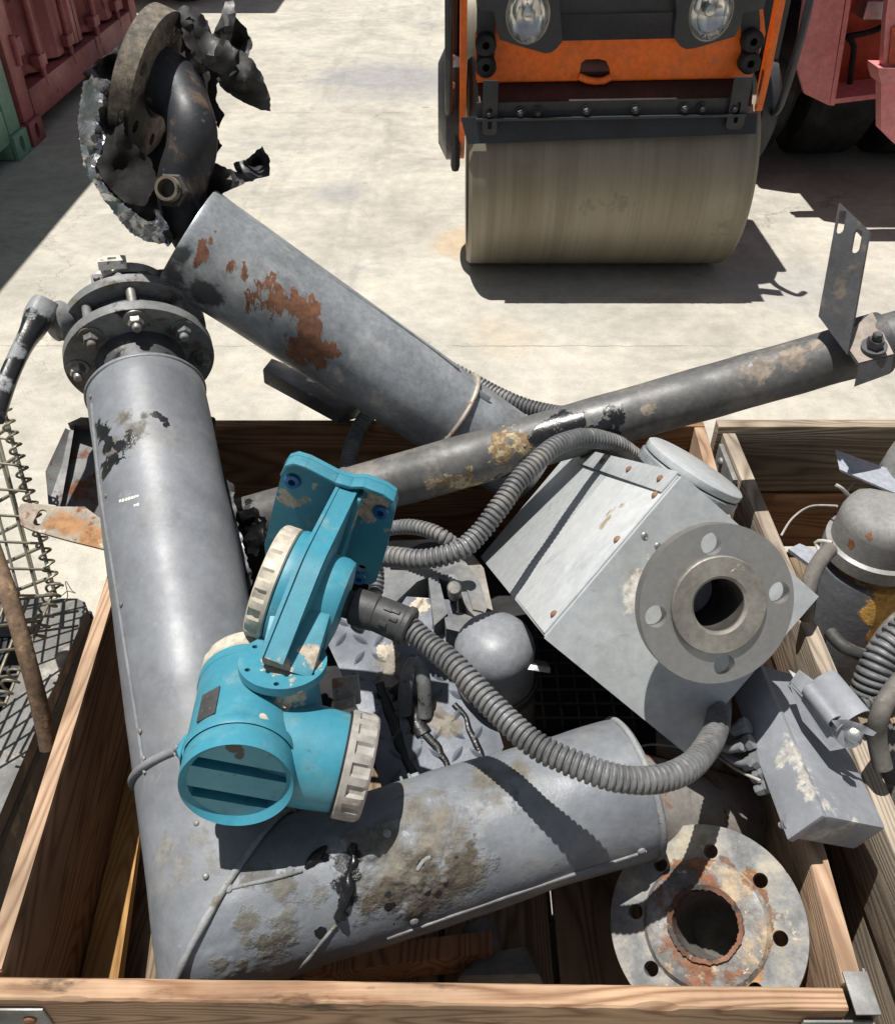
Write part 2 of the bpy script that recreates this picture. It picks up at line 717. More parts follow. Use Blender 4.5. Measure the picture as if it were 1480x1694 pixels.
# ------------------------------------------------------------------ yard
def yard_mat():
    s = NT('yard_concrete')
    p = s.pos
    n1 = s.noise(p, 0.55, 6, 0.6)
    n2 = s.noise(s.mapped(p, (1.7, 1.9, 1)), 1.1, 9, 0.68, 0.5)
    n3 = s.noise(p, 14, 6, 0.7)
    n4 = s.noise(p, 210, 3, 0.7)
    col = s.mix(s.ramp(n2, 0.32, 0.66), (0.335, 0.315, 0.272), (0.475, 0.445, 0.375))
    col = s.mix(s.ramp(n1, 0.45, 0.72, 0, 0.6), col, (0.50, 0.475, 0.41))
    col = s.mix(s.ramp(s.noise(s.mapped(p, (1, 1.3, 1)), 1.5, 8, 0.68, 0.4), 0.57, 0.72, 0, 0.6), col, (0.27, 0.27, 0.275))
    col = s.mix(s.ramp(s.noise(s.mapped(p, (1, 1.8, 1), loc=(3, 7, 0)), 2.7, 6, 0.65), 0.6, 0.74, 0, 0.55), col, (0.47, 0.38, 0.26))
    col = s.mix(s.ramp(s.noise(s.mapped(p, (.8, 2.6, 1), loc=(9, 2, 0)), 1.8, 6, 0.7), 0.58, 0.72, 0, 0.4), col, (0.6, 0.57, 0.51))
    for (c, r, cl, a) in ((P(830, 455, 3.1), 0.24, (0.40, 0.29, 0.17), .2), (PZ(650, 130, 0), 0.75, (0.24, 0.24, 0.25), .75),
                          (PZ(560, 320, 0), 0.22, (0.22, 0.22, 0.24), .5), (PZ(770, 400, 0), 0.22, (0.45, 0.29, 0.15), .5),
                          (PZ(930, 480, 0), 0.5, (0.34, 0.33, 0.31), .6), (PZ(1300, 470, 0), 0.4, (0.33, 0.32, 0.31), .6)):
        nd = s.math('MULTIPLY_ADD', s.math('SUBTRACT', n2, 0.5), 1.9, s.blob([(V((c.x, c.y, 0)), r)]))
        col = s.mix(s.ramp(nd, 0.15, 0.75, 0, a), col, cl)
    col = s.mix(1.0, col, s.ramp(n3, 0.25, 0.75, 0.84, 1.1), 'MULTIPLY')
    col = s.mix(1.0, col, s.ramp(n4, 0.25, 0.75, 0.86, 1.1), 'MULTIPLY')
    col = s.mix(s.ramp(s.noise(p, 55, 3, .6), 0.7, 0.74, 0, .6), col, (0.13, 0.125, 0.12))
    vo = s.n('ShaderNodeTexVoronoi', feature='DISTANCE_TO_EDGE')
    vo.inputs['Scale'].default_value = 0.55
    wv = s.n('ShaderNodeVectorMath', operation='ADD')
    s.link(p, wv.inputs[0])
    cmb = s.n('ShaderNodeCombineXYZ')
    s.link(s.math('MULTIPLY', s.noise(p, 2.2, 6, .7), 0.9), cmb.inputs[0])
    s.link(s.math('MULTIPLY', s.noise(s.mapped(p, (1, 1, 1), loc=(5, 5, 5)), 2.2, 6, .7), 0.9), cmb.inputs[1])
    s.link(cmb.outputs[0], wv.inputs[1])
    s.link(wv.outputs[0], vo.inputs['Vector'])
    crk = s.math('MULTIPLY', s.ramp(vo.outputs['Distance'], 0.0, 0.004, 1, 0), s.ramp(s.noise(p, 0.8, 3, .5), .5, .62, 0, .6))
    col = s.mix(crk, col, (0.13, 0.12, 0.11))
    # tyre marks running up the yard, oil drips, grit
    sp0 = s.n('ShaderNodeSeparateXYZ')
    s.link(p, sp0.inputs[0])
    for x0, wd in ((-0.75, .11), (-0.28, .10), (1.62, .12)):
        dd = s.math('ABSOLUTE', s.math('SUBTRACT', s.math('ADD', sp0.outputs[0], s.math('MULTIPLY', s.math('SINE', s.math('MULTIPLY', sp0.outputs[1], .5)), .16)), x0))
        tm = s.math('MULTIPLY', s.ramp(dd, wd * .6, wd, 1, 0), s.ramp(s.noise(s.mapped(p, (7, 1.6, 1)), 1.6, 6, .7), .42, .7, 0, .35))
        col = s.mix(tm, col, (0.17, 0.165, 0.16))
    col = s.mix(s.ramp(s.noise(p, 5.5, 4, .55), 0.70, 0.74, 0, .55), col, (0.16, 0.15, 0.14))
    vg = s.n('ShaderNodeTexVoronoi')
    vg.inputs['Scale'].default_value = 42
    s.link(p, vg.inputs['Vector'])
    col = s.mix(s.ramp(vg.outputs['Distance'], 0.05, 0.11, .75, 0), col, (0.20, 0.185, 0.165))
    # saw-cut joints
    sep = s.n('ShaderNodeSeparateXYZ')
    s.link(p, sep.inputs[0])
    wob = s.math('MULTIPLY', s.math('SUBTRACT', s.noise(p, 9, 4, .7), 0.5), 0.03)
    jt = None
    for y0, wd in ((2.83, 0.004), (5.6, 0.006), (6.2, 0.004)):
        d = s.math('ABSOLUTE', s.math('ADD', s.math('SUBTRACT', sep.outputs[1], y0), wob))
        k = s.ramp(d, 0.0, wd, 1, 0)
        jt = k if jt is None else s.math('MAXIMUM', jt, k)
    dx = s.math('ABSOLUTE', s.math('ADD', s.math('SUBTRACT', sep.outputs[0], 2.55), wob))
    jt = s.math('MAXIMUM', jt, s.ramp(dx, 0, 0.006, 1, 0))
    jt = s.math('MULTIPLY', jt, s.ramp(s.noise(p, 3, 5, .7), .38, .55, .15, .75))
    col = s.mix(jt, col, (0.10, 0.095, 0.09))
    s.link(col, s.b.inputs['Base Color'])
    s.link(s.ramp(n2, 0.3, 0.7, 0.9, 0.7), s.b.inputs['Roughness'])
    s.b.inputs['Specular IOR Level'].default_value = 0.3
    bp = s.n('ShaderNodeBump')
    bp.inputs['Strength'].default_value = 0.5
    bp.inputs['Distance'].default_value = 0.003
    s.link(s.math('MULTIPLY_ADD', n4, 0.5, s.math('MULTIPLY_ADD', n3, 0.8, s.math('MULTIPLY', jt, -1.0))), bp.inputs['Height'])
    s.link(bp.outputs[0], s.b.inputs['Normal'])
    return s.m


bm = B()
bmesh.ops.create_grid(bm, x_segments=8, y_segments=8, size=120, matrix=Matrix.Translation((0, 60, 0)))
struct('ground', bm, yard_mat())

# ------------------------------------------------------------------ shipping containers (left)
M['red_paint'] = mat('red_container_paint', (0.29, 0.075, 0.075), 0.55, 0, var=0.18, vscale=3, layers=[
    L((0.055, 0.02, 0.018), 11, 0.64, 0.06, stretch=(1, 1, .35), rough=.9, h=.2), L((0.1, 0.04, 0.03), 60, 0.7, 0.05, rough=.9, h=.2)])
M['green_paint'] = mat('green_container_paint', (0.14, 0.27, 0.2), 0.5, 0, var=0.2, vscale=3, layers=[
    L((0.04, 0.03, 0.022), 13, 0.66, 0.05, rough=.9, h=.2)])
M['dark_gap'] = mat('dark_gap', (0.03, 0.012, 0.012), 0.8)


def container(name, label, y0, y1, x1, length, mt, hgt=2.6):
    """door end in the plane x = x1, between y0 and y1; the box runs back towards -x"""
    W = y1 - y0
    t = thing(name, label, 'shipping container', (x1 - length / 2, (y0 + y1) / 2, 0))
    bm = B()
    box(bm, (x1 - length / 2 - 0.06, (y0 + y1) / 2, hgt / 2 + 0.06), (length - 0.14, W - 0.1, hgt - 0.2), 0.01)
    part('body', bm, mt, t)
    bm = B()
    for yy in (y0 + 0.08, y1 - 0.08):
        box(bm, (x1 - 0.08, yy, hgt / 2), (0.16, 0.15, hgt - 0.24), 0.012)
    box(bm, (x1 - 0.07, (y0 + y1) / 2, 0.17), (0.14, W - 0.33, 0.16), 0.012)
    box(bm, (x1 - 0.07, (y0 + y1) / 2, hgt - 0.08), (0.14, W - 0.33, 0.14), 0.012)
    part('corner_post', bm, mt, t)
    for yy in (y0 + 0.085, y1 - 0.085):
        for zz in (0.003, hgt - 0.12):
            bm = B()
            plate(bm, [(-.089, 0), (.089, 0), (.089, .118), (-.089, .118)], [slot(0, .06, .05, .08)], 0.02, (x1 - 0.0, yy, zz), (0, 1, 0), (0, 0, 1))
            box(bm, (x1 - 0.089, yy, zz + 0.059), (0.17, 0.178, 0.116), 0.006)
            part('corner_casting', bm, mt, t)
    # two doors, each with pressed vertical channels
    for k in range(2):
        a = y0 + 0.17 + k * (W - 0.34) / 2 + 0.008
        b = a + (W - 0.34) / 2 - 0.016
        prof = []
        nn = 3
        wch = 0.11
        prof.append((a, 0))
        for i in range(nn):
            c = a + (b - a) * (i + 0.5) / nn
            prof += [(c - wch, 0), (c - wch * .55, -0.05), (c + wch * .55, -0.05), (c + wch, 0)]
        prof.append((b, 0))
        prof += [(b, -0.085), (a, -0.085)]
        bm = B()
        prism(bm, [V((x1 - 0.035 + q[1], q[0], 0.27)) for q in prof], (0, 0, hgt - 0.44))
        d = part('door', bm, mt, t)
        for m in (0.27, 0.76):
            yy = a + (b - a) * m
            bm = B()
            tube(bm, [(x1 - 0.012, yy, 0.2), (x1 - 0.012, yy, hgt - .15)], 0.017, 12)
            for zz in (0.33, 0.72, 1.25, 1.9):
                box(bm, (x1 - 0.018, yy, zz), (0.05, 0.11, 0.06), 0.006)
            part('lock_rod', bm, mt, d)
            bm = B()
            zz = 1.02 + 0.1 * (m > .5)
            box(bm, (x1 + 0.012, yy + 0.18 * (1 if m < .5 else -1), zz), (0.014, 0.42, 0.035), 0.005)
            box(bm, (x1 - 0.002, yy + 0.3 * (1 if m < .5 else -1), zz), (0.05, 0.1, 0.12), 0.006)
            part('handle', bm, mt, d)
        for zz in (0.45, 0.95, 1.6, 2.2):
            bm = B()
            yy = y0 + 0.12 if k == 0 else y1 - 0.12
            tube(bm, [(x1 + 0.004, yy, zz - .07), (x1 + 0.004, yy, zz + .07)], 0.02, 12)
            box(bm, (x1 - 0.012, yy + (.07 if k == 0 else -.07), zz), (0.02, 0.12, 0.09), 0.004)
            part('hinge', bm, mt, d)
    return t


container('shipping_container', 'faded red steel shipping container with pressed doors and lock rods standing beyond the green one', 4.98, 7.30, -2.25, 6.0, M['red_paint'])
container('shipping_container', 'pale green shipping container at left edge of the yard nearest the torn pipe', 2.60, 4.93, -2.25, 6.0, M['green_paint'])

# ------------------------------------------------------------------ truck behind the container (only its rear wheel shows)
M['truck_white'] = mat('truck_white', (0.55, 0.55, 0.53), 0.5, 0, var=.1)
t = thing('parked_truck', 'parked truck with black tyre just behind the red shipping container', 'truck', (-3.4, 10.5, 0))
bm = B()
box(bm, (-3.2, 11.4, 1.75), (2.5, 5.6, 2.1), 0.04)
part('cargo_body', bm, M['truck_white'], t)
bm = B()
box(bm, (-3.2, 11.4, 0.58), (1.0, 5.6, 0.22), 0.02)
box(bm, (-2.9, 8.75, 0.5), (1.9, 0.1, 0.14), 0.02)
part('chassis', bm, M['black_paint'], t)
bm = B()
box(bm, (-3.2, 15.3, 1.35), (2.3, 1.8, 1.9), 0.12)
part('cab', bm, M['truck_white'], t)
for yy in (9.0, 10.1, 15.2):
    for xx in (-2.28, -4.1):
        bm = B()
        lathe(bm, [(.22, -.14), (.40, -.14), (.43, -.11), (.43, .11), (.40, .14), (.22, .14)], (xx, yy, .432), (1, 0, 0), 40, closed=True)
        wl = part('wheel', bm, M['black_rubber'], t)
        bm = B()
        lathe(bm, [(0, -.1), (.21, -.12), (.225, -.12), (.225, .12), (.21, .12), (0, .1)], (xx, yy, .432), (1, 0, 0), 24)
        part('rim', bm, M['steel'], wl)

# ------------------------------------------------------------------ tandem road roller
M['orange'] = mat('orange_paint', (0.80, 0.15, 0.012), 0.38, 0, var=0.1, vscale=5, layers=[L((0.34, 0.17, 0.09), 9, 0.56, 0.2, rough=.8, h=0, strength=.5), L((0.2, 0.16, 0.12), 30, 0.62, 0.12, rough=.9, h=.1, strength=.6), L((0.05, 0.04, 0.035), 40, .7, .05, h=.1)])
M['plastic_black'] = mat('plastic_black', (0.022, 0.024, 0.029), 0.42, 0, var=0.12, fine=.1, bscale=400, bump=.1)
M['gloss_navy'] = mat('gloss_navy', (0.012, 0.015, 0.024), 0.16, 0, var=.1, coat=.5)


def drum_mat():
    s = NT('drum_steel')
    p = s.pos
    st = s.noise(s.mapped(p, (17, .5, .9)), 1.0, 5, 0.6)
    st2 = s.noise(s.mapped(p, (150, 2, 2)), 1.0, 3, 0.6)
    bl = s.noise(s.mapped(p, (3, 3, 3)), 1.0, 6, 0.65)
    bg = s.noise(s.mapped(p, (7, .5, .5)), 1.0, 3, 0.5)
    col = s.mix(s.ramp(st, .3, .7), (0.205, 0.18, 0.137), (0.29, 0.262, 0.205))
    col = s.mix(s.ramp(bg, .4, .68, 0, .6), col, (0.22, 0.18, 0.125))
    col = s.mix(1.0, col, s.ramp(st2, .25, .75, .93, 1.05), 'MULTIPLY')
    col = s.mix(s.ramp(bl, .52, .75, 0, .5), col, (0.36, 0.34, 0.27))
    m = s.math('MULTIPLY_ADD', s.math('SUBTRACT', s.noise(p, 12, 6, .7), .5), 3.2, s.blob([(PY(1010, 350, 3.17), .2), (PY(930, 370, 3.17), .12), (PY(1195, 385, 3.2), .16)]))
    col = s.mix(s.ramp(m, .6, 1.0, 0, .5), col, (0.12, 0.105, 0.08))
    s.link(col, s.b.inputs['Base Color'])
    s.b.inputs['Metallic'].default_value = 0.45
    s.link(s.ramp(st, .3, .7, .56, .5), s.b.inputs['Roughness'])
    bp = s.n('ShaderNodeBump')
    bp.inputs['Strength'].default_value = .25
    bp.inputs['Distance'].default_value = .002
    s.link(s.math('ADD', st2, st), bp.inputs['Height'])
    s.link(bp.outputs[0], s.b.inputs['Normal'])
    return s.m


M['drum'] = drum_mat()


def lamp_mat():
    s = NT('headlamp_reflector')
    v = s.n('ShaderNodeTexVoronoi')
    v.inputs['Scale'].default_value = 34
    s.link(s.mapped(s.pos, (1, 1, .55)), v.inputs['Vector'])
    col = s.mix(s.ramp(v.outputs['Distance'], .1, .6), (.85, .84, .8), (.5, .5, .49))
    s.link(col, s.b.inputs['Base Color'])
    s.b.inputs['Metallic'].default_value = .9
    s.b.inputs['Roughness'].default_value = .22
    bp = s.n('ShaderNodeBump')
    bp.inputs['Strength'].default_value = .8
    bp.inputs['Distance'].default_value = .01
    s.link(v.outputs['Distance'], bp.inputs['Height'])
    s.link(bp.outputs[0], s.b.inputs['Normal'])
    return s.m


M['lamp'] = lamp_mat()
s_ = NT('lamp_glass')
s_.b.inputs['Base Color'].default_value = (1, 1, 1, 1)
s_.b.inputs['Transmission Weight'].default_value = 1.0
s_.b.inputs['Roughness'].default_value = .06
s_.b.inputs['IOR'].default_value = 1.25
M['glass'] = s_.m

DR = 0.38
DY = 3.60
XL, XR = 0.077, 1.112
t = thing('road_roller', 'orange and black tandem road roller with wide smooth steel drum and two round headlights', 'road roller', ((XL + XR) / 2, DY + .9, 0))
bm = B()
lathe(bm, [(0, .06), (DR - .06, .06), (DR - .06, .004), (DR - .012, 0), (DR, .014), (DR, XR - XL - .014), (DR - .012, XR - XL), (DR - .06, XR - XL - .004), (DR - .06, XR - XL - .06), (0, XR - XL - .06)],
      (XL, DY, DR), (1, 0, 0), 128)
part('front_drum', bm, M['drum'], t)
bm = B()
lathe(bm, [(0, .03), (DR - .06, .03), (DR, .0), (DR, XR - XL), (DR - .06, XR - XL - .03), (0, XR - XL - .03)], (XL, DY + 2.0, DR), (1, 0, 0), 64)
part('rear_drum', bm, M['drum'], t)
# dark inner bulkhead behind the scraper, hood and rear body
bm = B()
box(bm, ((XL + XR) / 2, DY + .04, .96), (XR - XL - .06, .4, .12), .01)
box(bm, ((XL + XR) / 2, DY + 1.2, .85), (.7, 2.0, .5), .02)
part('frame', bm, M['plastic_black'], t)
bm = B()
box(bm, ((XL + XR) / 2, DY + .35, 1.26), (XR - XL - .16, 1.0, .42), .05)
part('hood', bm, M['plastic_black'], t)
bm = B()
ym = DY - .285
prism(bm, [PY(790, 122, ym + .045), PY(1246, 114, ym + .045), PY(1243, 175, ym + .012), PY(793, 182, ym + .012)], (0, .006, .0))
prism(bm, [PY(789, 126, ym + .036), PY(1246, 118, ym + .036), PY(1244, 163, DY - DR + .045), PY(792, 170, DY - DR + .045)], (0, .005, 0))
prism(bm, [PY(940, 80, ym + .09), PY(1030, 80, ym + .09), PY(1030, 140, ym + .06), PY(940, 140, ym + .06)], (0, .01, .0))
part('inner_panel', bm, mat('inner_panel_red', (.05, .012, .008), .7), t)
# orange front fascia with notch
yo = ym
fas = [(787, 132), (786, 60), (800, 20), (1262, 14), (1266, 55), (1245, 124), (1098, 128), (1010, 128), (1008, 112), (1002, 100), (990, 97), (968, 98), (961, 104), (957, 126), (955, 129)]
bm = B()
prism(bm, [PY(u, v, yo) for u, v in fas], (0, .035, 0))
fa = part('front_panel', bm, M['orange'], t)
# lip along the lower edge
bm = B()
tube(bm, [PY(u, v, yo - .003) for u, v in ((957, 126), (972, 132), (985, 134), (998, 133), (1010, 127))], .012, 12)
part('tow_hook', bm, M['orange'], t)
bm = B()
for a, b in (((789, 131), (955, 128)), ((1010, 128), (1243, 123))):
    cyl(bm, PY(*a, yo + .012), PY(*b, yo + .012), .011, seg=12)
part('edge_lip', bm, M['orange'], fa)
# headlight cowls and grille
yc = ym - .05
M['cowl'] = mat('cowl_plastic', (.03, .034, .04), .4, 0, var=.1, fine=.12, bscale=500)
cl = [(770, -12), (786, -8), (793, 16), (816, 19), (821, 40), (826, 65), (860, 76), (903, 88), (912, 86), (920, 80), (930, 68), (926, 16), (924, -12)]
cr = [(1117, -12), (1119, 20), (1116, 64), (1126, 77), (1135, 81), (1150, 79), (1215, 60), (1226, 40), (1228, 22), (1262, 14), (1268, -6), (1272, -12)]
lamps = ((873, 24, cl, 'left'), (1176, 19, cr, 'right'))
for (cu, cv, poly, nm) in lamps:
    oo = PY(cu, cv, yc)
    k = (oo - CAM).dot(FW) / F
    loop = [((PY(u, v, yc) - oo).x, (PY(u, v, yc) - oo).z) for u, v in poly]
    rr = 36 * k
    bm = B()
    # inset lamp opening: circle in the vertical plane as it stands (the lamp faces straight ahead)
    hole = [(rr * .98 * math.cos(a), rr * 1.22 * math.sin(a)) for a in [2 * PI * i / 40 for i in range(40)]]
    hole = [(x_, z_) for x_, z_ in hole]
    plate(bm, loop, [hole], -.06, oo, (1, 0, 0), (0, 0, 1))
    cw = part('headlight_cowl', bm, M['cowl'], t)
    nrm = V((0, -1, 0))
    bm = B()
    o2 = oo + V((0, .008, 0))

    def ell(r, dy, n=40):
        return [bm.verts.new(o2 + V((r * math.cos(2 * PI * i / n), dy, 1.22 * r * math.sin(2 * PI * i / n)))) for i in range(n)]
    rings = [ell(rr * .97, 0), ell(rr * .8, .012), ell(rr * .5, .022), ell(rr * .22, .026), ell(rr * .2, .006), ell(rr * .1, .002)]
    for A, Q in zip(rings, rings[1:]):
        for i in range(40):
            bm.faces.new((A[i], A[(i + 1) % 40], Q[(i + 1) % 40], Q[i]))
    bm.faces.new(rings[-1])
    hl = part('headlight', bm, M['lamp'], t)
    bm = B()
    rings = []
    for r, dy in ((rr * .985, -.004), (rr * .8, -.016), (rr * .5, -.024), (rr * .2, -.028)):
        rings.append([bm.verts.new(o2 + V((r * math.cos(2 * PI * i / 40), dy, 1.22 * r * math.sin(2 * PI * i / 40)))) for i in range(40)])
    for A, Q in zip(rings, rings[1:]):
        for i in range(40):
            bm.faces.new((A[i], A[(i + 1) % 40], Q[(i + 1) % 40], Q[i]))
    bm.faces.new(rings[-1])
    part('lens', bm, M['glass'], hl)
    bm = B()
    tube(bm, [o2 + V((rr * math.cos(2 * PI * i / 40), -.004, 1.22 * rr * math.sin(2 * PI * i / 40))) for i in range(40)], .0045, 8, closed=True)
    part('lamp_rim', bm, mat('lamp_rim', (.3, .28, .24), .4, .6), hl)
bm = B()
prism(bm, [PY(u, v, yc + .03) for u, v in ((922, 24), (1122, 20), (1119, 63), (930, 67))], (0, .04, 0))
part('bumper_bar', bm, M['gloss_navy'], t)
bm = B()
prism(bm, [PY(u, v, yo - .012) for u, v in ((900, -14), (1140, -14), (1136, 50), (906, 54))], (0, .006, 0))
part('grille_backing', bm, M['plastic_black'], t)
for vv in (13,):
    bm = B()
    cyl(bm, PY(918, vv + 2, yc + .10), PY(1124, vv - 2, yc + .10), .022, seg=16)
    part('grille_slat', bm, M['gloss_navy'], t)
# rubber buffers on their side brackets
for us, vs in (((803, 803), (70, 106)), ((1241, 1236), (64, 100))):
    bm = B()
    u0 = us[0]
    prism(bm, [PY(u0 - 15, vs[1] + 16, yo - .012), PY(u0 + 14, vs[1] + 16, yo - .012), PY(u0 + 16, vs[0] - 30, yo - .012), PY(u0 + 14, vs[0] - 62, yo - .012), PY(u0 - 14, vs[0] - 60, yo - .012)], (0, .03, 0))
    br = part('buffer_bracket', bm, M['plastic_black'], t)
    for q in (0, 1):
        bm = B()
        o = PY(us[q], vs[q], yo - .013)
        lathe(bm, [(0, .0), (.035, .0), (.035, .035), (.030, .045), (.012, .046), (.011, .015), (0, .015)], o, (0, -1, 0), 28)
        part('rubber_buffer', bm, M['black_rubber'], br)
# scraper beam, straps, bolts, scraper blade
ys = DY - DR + .028
bm = B()
prism(bm, [PY(788, 170, ys), PY(1238, 161, ys), PY(1232, 188, ys), PY(789, 196, ys)], (0, .012, 0))
prism(bm, [PY(786, 197, ys - .03), PY(1234, 189, ys - .03), PY(1236, 186, ys + .01), PY(788, 194, ys + .01)], (0, 0, -.008))
sb = part('scraper_beam', bm, M['black_paint'], t)
for (u, v) in ((808, 187), (860, 186), (889, 185), (969, 183), (1050, 181), (1131, 179), (1160, 178), (1213, 178)):
    bm = B()
    bolt(bm, PY(u, v, ys - .004), (0, -1, 0), .022)
    part('bolt', bm, M['black_paint'], sb)
for u0, u1 in ((797, 822), (1198, 1228)):
    bm = B()
    vv = 132 if u0 < 900 else 126
    vb = 222 if u0 < 900 else 212
    a = PY(u0 + (0 if u0 < 900 else 8), vv, ys - .006)
    wv = (PY(u1, vv, ys) - PY(u0, vv, ys)).x
    o = PY(u0, vb, ys - .006)
    h = PY(u0, vv, ys - .006).z - o.z
    plate(bm, [(0, .01), (.01, 0), (wv - .01, 0), (wv, .01), (wv, h), (0, h)], [slot(wv / 2, .055, .014, .07)], .01, o, (1, 0, 0), (0, 0, 1))
    part('strap', bm, M['black_paint'], t)
bm = B()
prism(bm, [PY(762, 194, ys + .012), PY(1252, 188, ys + .012), PY(1250, 221, ys - .010), PY(773, 238, ys - .010)], (0, .006, 0.0))
part('scraper_blade', bm, M['plastic_black'], t)
# brass grease fittings under the fascia
for (u, v) in ((830, 142), (848, 138), (936, 137), (1000, 135), (1012, 139), (1194, 136)):
    bm = B()
    o = PY(u, v, yo + .05)
    cyl(bm, o + V((0, .04, 0)), o, .009, seg=10)
    hexa(bm, o, (0, -1, 0), .028, .014)
    part('fitting', bm, M['steel'], t)
# side yokes, guard rails
for sd, xx in ((-1, XL - .012), (1, XR + .012)):
    bm = B()
    y0, y1 = ym + .005, DY + .4
    zt = 1.1
    x_in = xx if sd < 0 else 1.083
    poly = [(y0, .62), (y0 - .012, .78), (y0, zt), (y1, zt), (y1, .5), (DY + .12, .36), (DY - .05, .42)] if sd < 0 else [(y0 - .005, .66), (y0 - .012, .78), (y0, zt), (y0 + .05, zt), (y0 + .035, .74), (y0 + .015, .66)]
    prism(bm, [V((x_in, a, b)) for a, b in poly], (sd * .022, 0, 0))
    part('side_plate', bm, M['orange'] if sd > 0 else M['orange'], t)
    bm = B()
    lathe(bm, [(0, 0), (.2, 0), (.2, .05), (.14, .08), (0, .08)], (xx + sd * .02, DY + .02, .6), (sd, 0, 0), 32)
    box(bm, (xx + sd * .05, DY + .2, .78), (.05, .55, .5), .02)
    part('drum_mount', bm, M['plastic_black'], t)
    bm = B()
    xq = xx + sd * .06
    tube(bm, resample(spline([(xq, ym + .04, 1.15), (xq, ym + .0, .95), (xq, ym + .05, .68), (xq, ym + .12, .62)], 10), .02), .014, 12)
    part('guard_rail', bm, M['plastic_black'], t)
bm = B()
quadbox(bm, [V((XL - .065, ym + .12, .40)), V((XL - .03, ym + .12, .40)), V((XL - .03, ym + .4, .42)), V((XL - .065, ym + .4, .42)), V((XL - .07, ym + .1, .78)), V((XL - .03, ym + .1, .78)), V((XL - .03, ym + .4, .82)), V((XL - .07, ym + .4, .82))], .02)
part('side_flap', bm, M['plastic_black'], t)
for v in (95, 140):
    bm = B()
    screw(bm, PY(748, v, ym + .098), (0, -1, 0), .012)
    part('rivet', bm, M['steel'], t)

# ------------------------------------------------------------------ faded red machine at the right
M['pink'] = mat('faded_red_paint', (0.60, 0.20, 0.20), 0.6, 0, var=.08, vscale=4, layers=[L((.2, .08, .06), 14, .68, .08, rough=.9, h=.1)])
M['deep_orange'] = mat('deep_orange', (0.42, 0.05, 0.015), 0.5, 0, var=.2)
t = thing('tyre_roller', 'faded red tyred roller with black tyres parked in shade beside the orange roller', 'road roller', (3.0, 6.0, 0))
for xx in (1.5, 1.92, 2.34, 2.76, 3.18):
    bm = B()
    lathe(bm, [(.24, -.16), (.42, -.17), (.475, -.13), (.48, 0), (.475, .13), (.42, .17), (.24, .16)], (xx, 4.95, .482), (1, 0, 0), 48, closed=True)
    wl = part('tyre', bm, M['black_rubber'], t)
    bm = B()
    lathe(bm, [(0, -.1), (.2, -.13), (.245, -.13), (.245, .13), (.2, .13), (0, .1)], (xx, 4.95, .482), (1, 0, 0), 24)
    part('rim', bm, M['deep_orange'], wl)
bm = B()
box(bm, (2.45, 4.95, .5), (2.2, .12, .12), .02)
box(bm, (2.7, 6.4, 1.3), (2.6, 3.2, 1.5), .04)
part('chassis', bm, M['black_paint'], t)
bm = B()
box(bm, (1.55, 5.2, 1.3), (.42, 1.5, .7), .03)
part('mudguard', bm, M['plastic_black'], t)
yp = 4.1
bm = B()
prism(bm, [PY(u, v, yp) for u, v in ((1316, 105), (1331, 155), (1371, 174), (1398, -4), (1400, -90), (1330, -90), (1330, 0))], (.0, .03, 0))
sk = part('skirt_panel', bm, M['pink'], t)
bm = B()
a, b, c, d_ = PY(1372, 174, yp + .004), PY(1400, -4, yp + .004), PY(1402, -90, yp + .004), PY(1371, 168, yp + .004)
prism(bm, [a, b, c, c + V((.02, .0, 0)), b + V((.02, 0, 0)), a + V((.02, 0, 0))], (0, .23, 0))
part('side_wall', bm, M['pink'], sk)
bm = B()
prism(bm, [PY(1374, 172, yp + .02), PY(1374, 172, yp + .02) + V((0, .22, 0)), PY(1374, 172, yp + .02) + V((.5, .22, .06)), PY(1374, 172, yp + .02) + V((.5, 0, .06))], (0, 0, .02))
part('step', bm, M['pink'], t)
bm = B()
prism(bm, [PY(u, v, yp + .24) for u, v in ((1385, 165), (1400, -90), (1600, -90), (1600, 150))], (0, .03, 0))
part('recess_panel', bm, M['deep_orange'], t)
bm = B()
box(bm, (2.75, 4.55, 1.42), (2.5, 1.0, .8), .04)  # unseen upper body box added to shade the step and recess below
part('hood', bm, M['pink'], t)
bm = B()
o = PY(1440, 12, yp + .18)
box(bm, o, (.09, .12, .07), .008)
part('valve_block', bm, M['steel'], t)
bm = B()
tube(bm, resample(spline([PY(1400, 60, yp + .2), PY(1412, 75, yp + .2), PY(1408, 110, yp + .2), PY(1403, 160, yp + .2)], 8), .03), .012, 10)
tube(bm, resample(spline([PY(1400, 60, yp + .2), PY(1440, 52, yp + .2), PY(1475, 40, yp + .2), PY(1520, 60, yp + .2)], 8), .03), .012, 10)
tube(bm, resample(spline([PY(1385, 150, yp + .2), PY(1412, 150, yp + .15), PY(1430, 140, yp + .2), PY(1470, 138, yp + .2)], 8), .03), .008, 10)
part('cable', bm, M['black_rubber'], t)
bm = B()
yq = 3.85
prism(bm, [PY(u, v, yq) for u, v in ((1457, 140), (1457, 215), (1482, 240), (1620, 250), (1620, 120))], (0, .06, 0))
part('tool_box', bm, M['pink'], t)
bm = B()
prism(bm, [PY(u, v, yq - .05) for u, v in ((1453, 112), (1453, 122), (1458, 140), (1620, 150), (1620, 116))], (0, .12, 0))
prism(bm, [PY(u, v, yq - .02) for u, v in ((1472, -30), (1464, 36), (1460, 110), (1470, 113), (1620, 113), (1620, -30))], (0, .04, 0))
part('front_frame', bm, M['pink'], t)
bm = B()
prism(bm, [PY(u, v, yq - .03) for u, v in ((1475, 45), (1469, 106), (1482, 108), (1620, 108), (1620, 45))], (0, .006, 0))
part('inset_panel', bm, M['deep_orange'], t)


